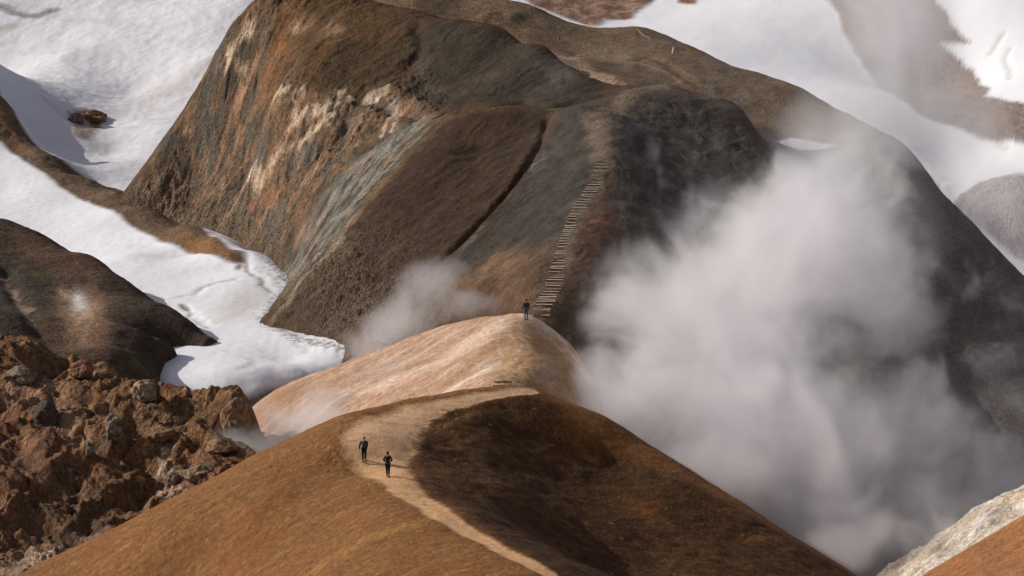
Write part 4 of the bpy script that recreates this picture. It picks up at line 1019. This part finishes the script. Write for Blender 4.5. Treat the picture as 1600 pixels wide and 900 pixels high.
# ================================================================== steam
def steam(name, blobs, lo, hi, vox, dens, nscale, thr, namp, col=(0.99, 0.975, 0.985), seed=0.0, aniso=0.0, fade=None):
    m = bpy.data.materials.new(name + "_vapour"); m.use_nodes = True
    N, L = m.node_tree.nodes, m.node_tree.links
    N.remove(N["Principled BSDF"])
    pv = N.new("ShaderNodeVolumePrincipled"); pv.inputs["Color"].default_value = (*col, 1); pv.inputs["Density"].default_value = dens
    pv.inputs["Anisotropy"].default_value = aniso
    L.new(pv.outputs[0], N["Material Output"].inputs["Volume"])
    ng = bpy.data.node_groups.new(name + "_field", 'GeometryNodeTree')
    ng.interface.new_socket("Geometry", in_out='OUTPUT', socket_type='NodeSocketGeometry')
    n, l = ng.nodes, ng.links
    out = n.new("NodeGroupOutput"); vc = n.new("GeometryNodeVolumeCube"); sm = n.new("GeometryNodeSetMaterial"); sm.inputs["Material"].default_value = m
    vc.inputs["Min"].default_value = lo; vc.inputs["Max"].default_value = hi
    for i, ax in enumerate("XYZ"): vc.inputs["Resolution " + ax].default_value = max(8, int((hi[i] - lo[i]) / vox[i]))
    pos = n.new("GeometryNodeInputPosition")
    def vm(op, a, b=None):
        q = n.new("ShaderNodeVectorMath"); q.operation = op
        for i, z in enumerate((a, b)):
            if z is None: continue
            if isinstance(z, (tuple, Vector)): q.inputs[i].default_value = z
            else: l.new(z, q.inputs[i])
        return q.outputs["Value"] if op in ('LENGTH', 'DOT_PRODUCT') else q.outputs[0]
    def ma(op, a, b=None, c=None, clamp=False):
        q = n.new("ShaderNodeMath"); q.operation = op; q.use_clamp = clamp
        for i, z in enumerate((a, b, c)):
            if z is None: continue
            if isinstance(z, (int, float)): q.inputs[i].default_value = z
            else: l.new(z, q.inputs[i])
        return q.outputs[0]
    nz0 = n.new("ShaderNodeTexNoise"); nz0.inputs["Scale"].default_value = nscale * 0.6; nz0.inputs["Detail"].default_value = 2
    l.new(vm('ADD', pos.outputs[0], (seed, 0, 0)), nz0.inputs["Vector"])
    wv = vm('SUBTRACT', nz0.outputs["Color"], (0.5, 0.5, 0.5))
    sc = n.new("ShaderNodeVectorMath"); sc.operation = 'SCALE'; sc.inputs["Scale"].default_value = 1.3 / nscale; l.new(wv, sc.inputs[0])
    P = vm('ADD', pos.outputs[0], sc.outputs[0])
    tot = None
    for (px, py, Y, rx, rz, ry, k) in blobs:
        c = at(px, py, Y); s_ = Y / F_PX
        d = vm('MULTIPLY', vm('SUBTRACT', P, (float(c[0]), float(c[1]), float(c[2]))), (1 / (rx * s_), 1 / ry, 1 / (rz * s_)))
        e = ma('MULTIPLY', ma('SUBTRACT', 1.0, ma('MULTIPLY', vm('DOT_PRODUCT', d, d), 0.55), clamp=True), k)
        tot = e if tot is None else ma('SMOOTH_MAX', tot, e, 0.15)
    nz = n.new("ShaderNodeTexNoise"); nz.inputs["Scale"].default_value = nscale; nz.inputs["Detail"].default_value = 6; nz.inputs["Roughness"].default_value = 0.65; nz.inputs["Distortion"].default_value = 0.9
    l.new(vm('MULTIPLY', vm('ADD', P, (seed * 3, 1, 2)), (1, 0.8, 0.85)), nz.inputs["Vector"])
    nn = ma('MULTIPLY', ma('SUBTRACT', nz.outputs["Fac"], 0.34), 2.9, clamp=True)
    f = ma('SUBTRACT', ma('MULTIPLY', tot, 1.55), ma('MULTIPLY', ma('SUBTRACT', 1.0, nn), namp))
    f = ma('ADD', ma('MAXIMUM', f, 0.0), ma('MULTIPLY', ma('MULTIPLY', tot, tot), thr))
    if fade is not None:      # the plume thins out towards its windward side
        sp = n.new("ShaderNodeSeparateXYZ"); l.new(pos.outputs[0], sp.inputs[0])
        f = ma('MULTIPLY', f, ma('DIVIDE', ma('SUBTRACT', sp.outputs[0], fade), 5.0, clamp=True))
    l.new(f, vc.inputs["Density"]); l.new(vc.outputs[0], sm.inputs[0]); l.new(sm.outputs[0], out.inputs[0])
    me = bpy.data.meshes.new(name); o = bpy.data.objects.new(name, me); COL.objects.link(o)
    me.materials.append(m)
    md = o.modifiers.new("vapour", 'NODES'); md.node_group = ng
    o["kind"] = "stuff"
    return o
steam("steam", [
  (1150,520,228,215,150,13,1),(1250,390,237,200,130,13,1),(1040,460,229,120,95,6,.8),(1180,690,217,240,130,12,1),(1290,830,211,200,120,9,1),(1000,640,213,110,90,6,1),(1110,740,209.5,120,80,5,1),
  (1330,290,250,130,120,10,.65),(1400,690,224,150,120,9,.8),(1550,770,226,150,120,9,.85),(1570,560,240,80,80,7,.42),(1460,830,208,110,80,7,.8),(1530,790,203,80,40,4,.4),(1380,480,238,90,110,7,.85),(1480,690,230,90,60,7,.6),(1300,640,222,120,90,7,.7),(925,610,216,50,60,3.5,.7),(1560,640,226,90,60,6,.45)],
  (-1.5, 198, -9), (58, 268, 40), (0.33, 0.5, 0.33), 0.24, 0.18, 0.13, 1.3, fade=-1.0)
steam("steam", [(1330,200,282,120,90,9,.6),(1400,60,345,100,150,10,.7),(1340,-10,350,90,90,8,.5),(1480,190,335,110,60,10,.45),(1540,320,322,150,120,9,.5),(1430,400,280,90,130,8,.4),(1290,185,284,60,40,6,.35)],
  (18, 270, 5), (75, 358, 42), (0.7, 1.0, 0.6), 0.13, 0.1, 0.15, 0.7, seed=5.0)
steam("steam", [(665,450,246,46,34,4,.6),(620,500,243,60,42,4,.7),(730,490,242,80,20,3,.5),(585,550,238,60,40,4,.7),(690,440,248,30,30,3,.5),(560,600,234,50,30,3,.5)],
  (-18, 230, 8), (2, 252, 24), (0.2, 0.4, 0.2), 0.20, 0.22, 0.22, 0.55, seed=9.0)
steam("steam", [(540,620,221,80,30,3,.6),(480,660,215.5,70,28,3,.8),(420,695,213,60,26,2.5,.9),(620,580,224,70,24,3,.4)],
  (-25, 206, 4), (-3, 232, 20), (0.2, 0.35, 0.2), 0.26, 0.22, 0.3, 0.5, seed=13.0)
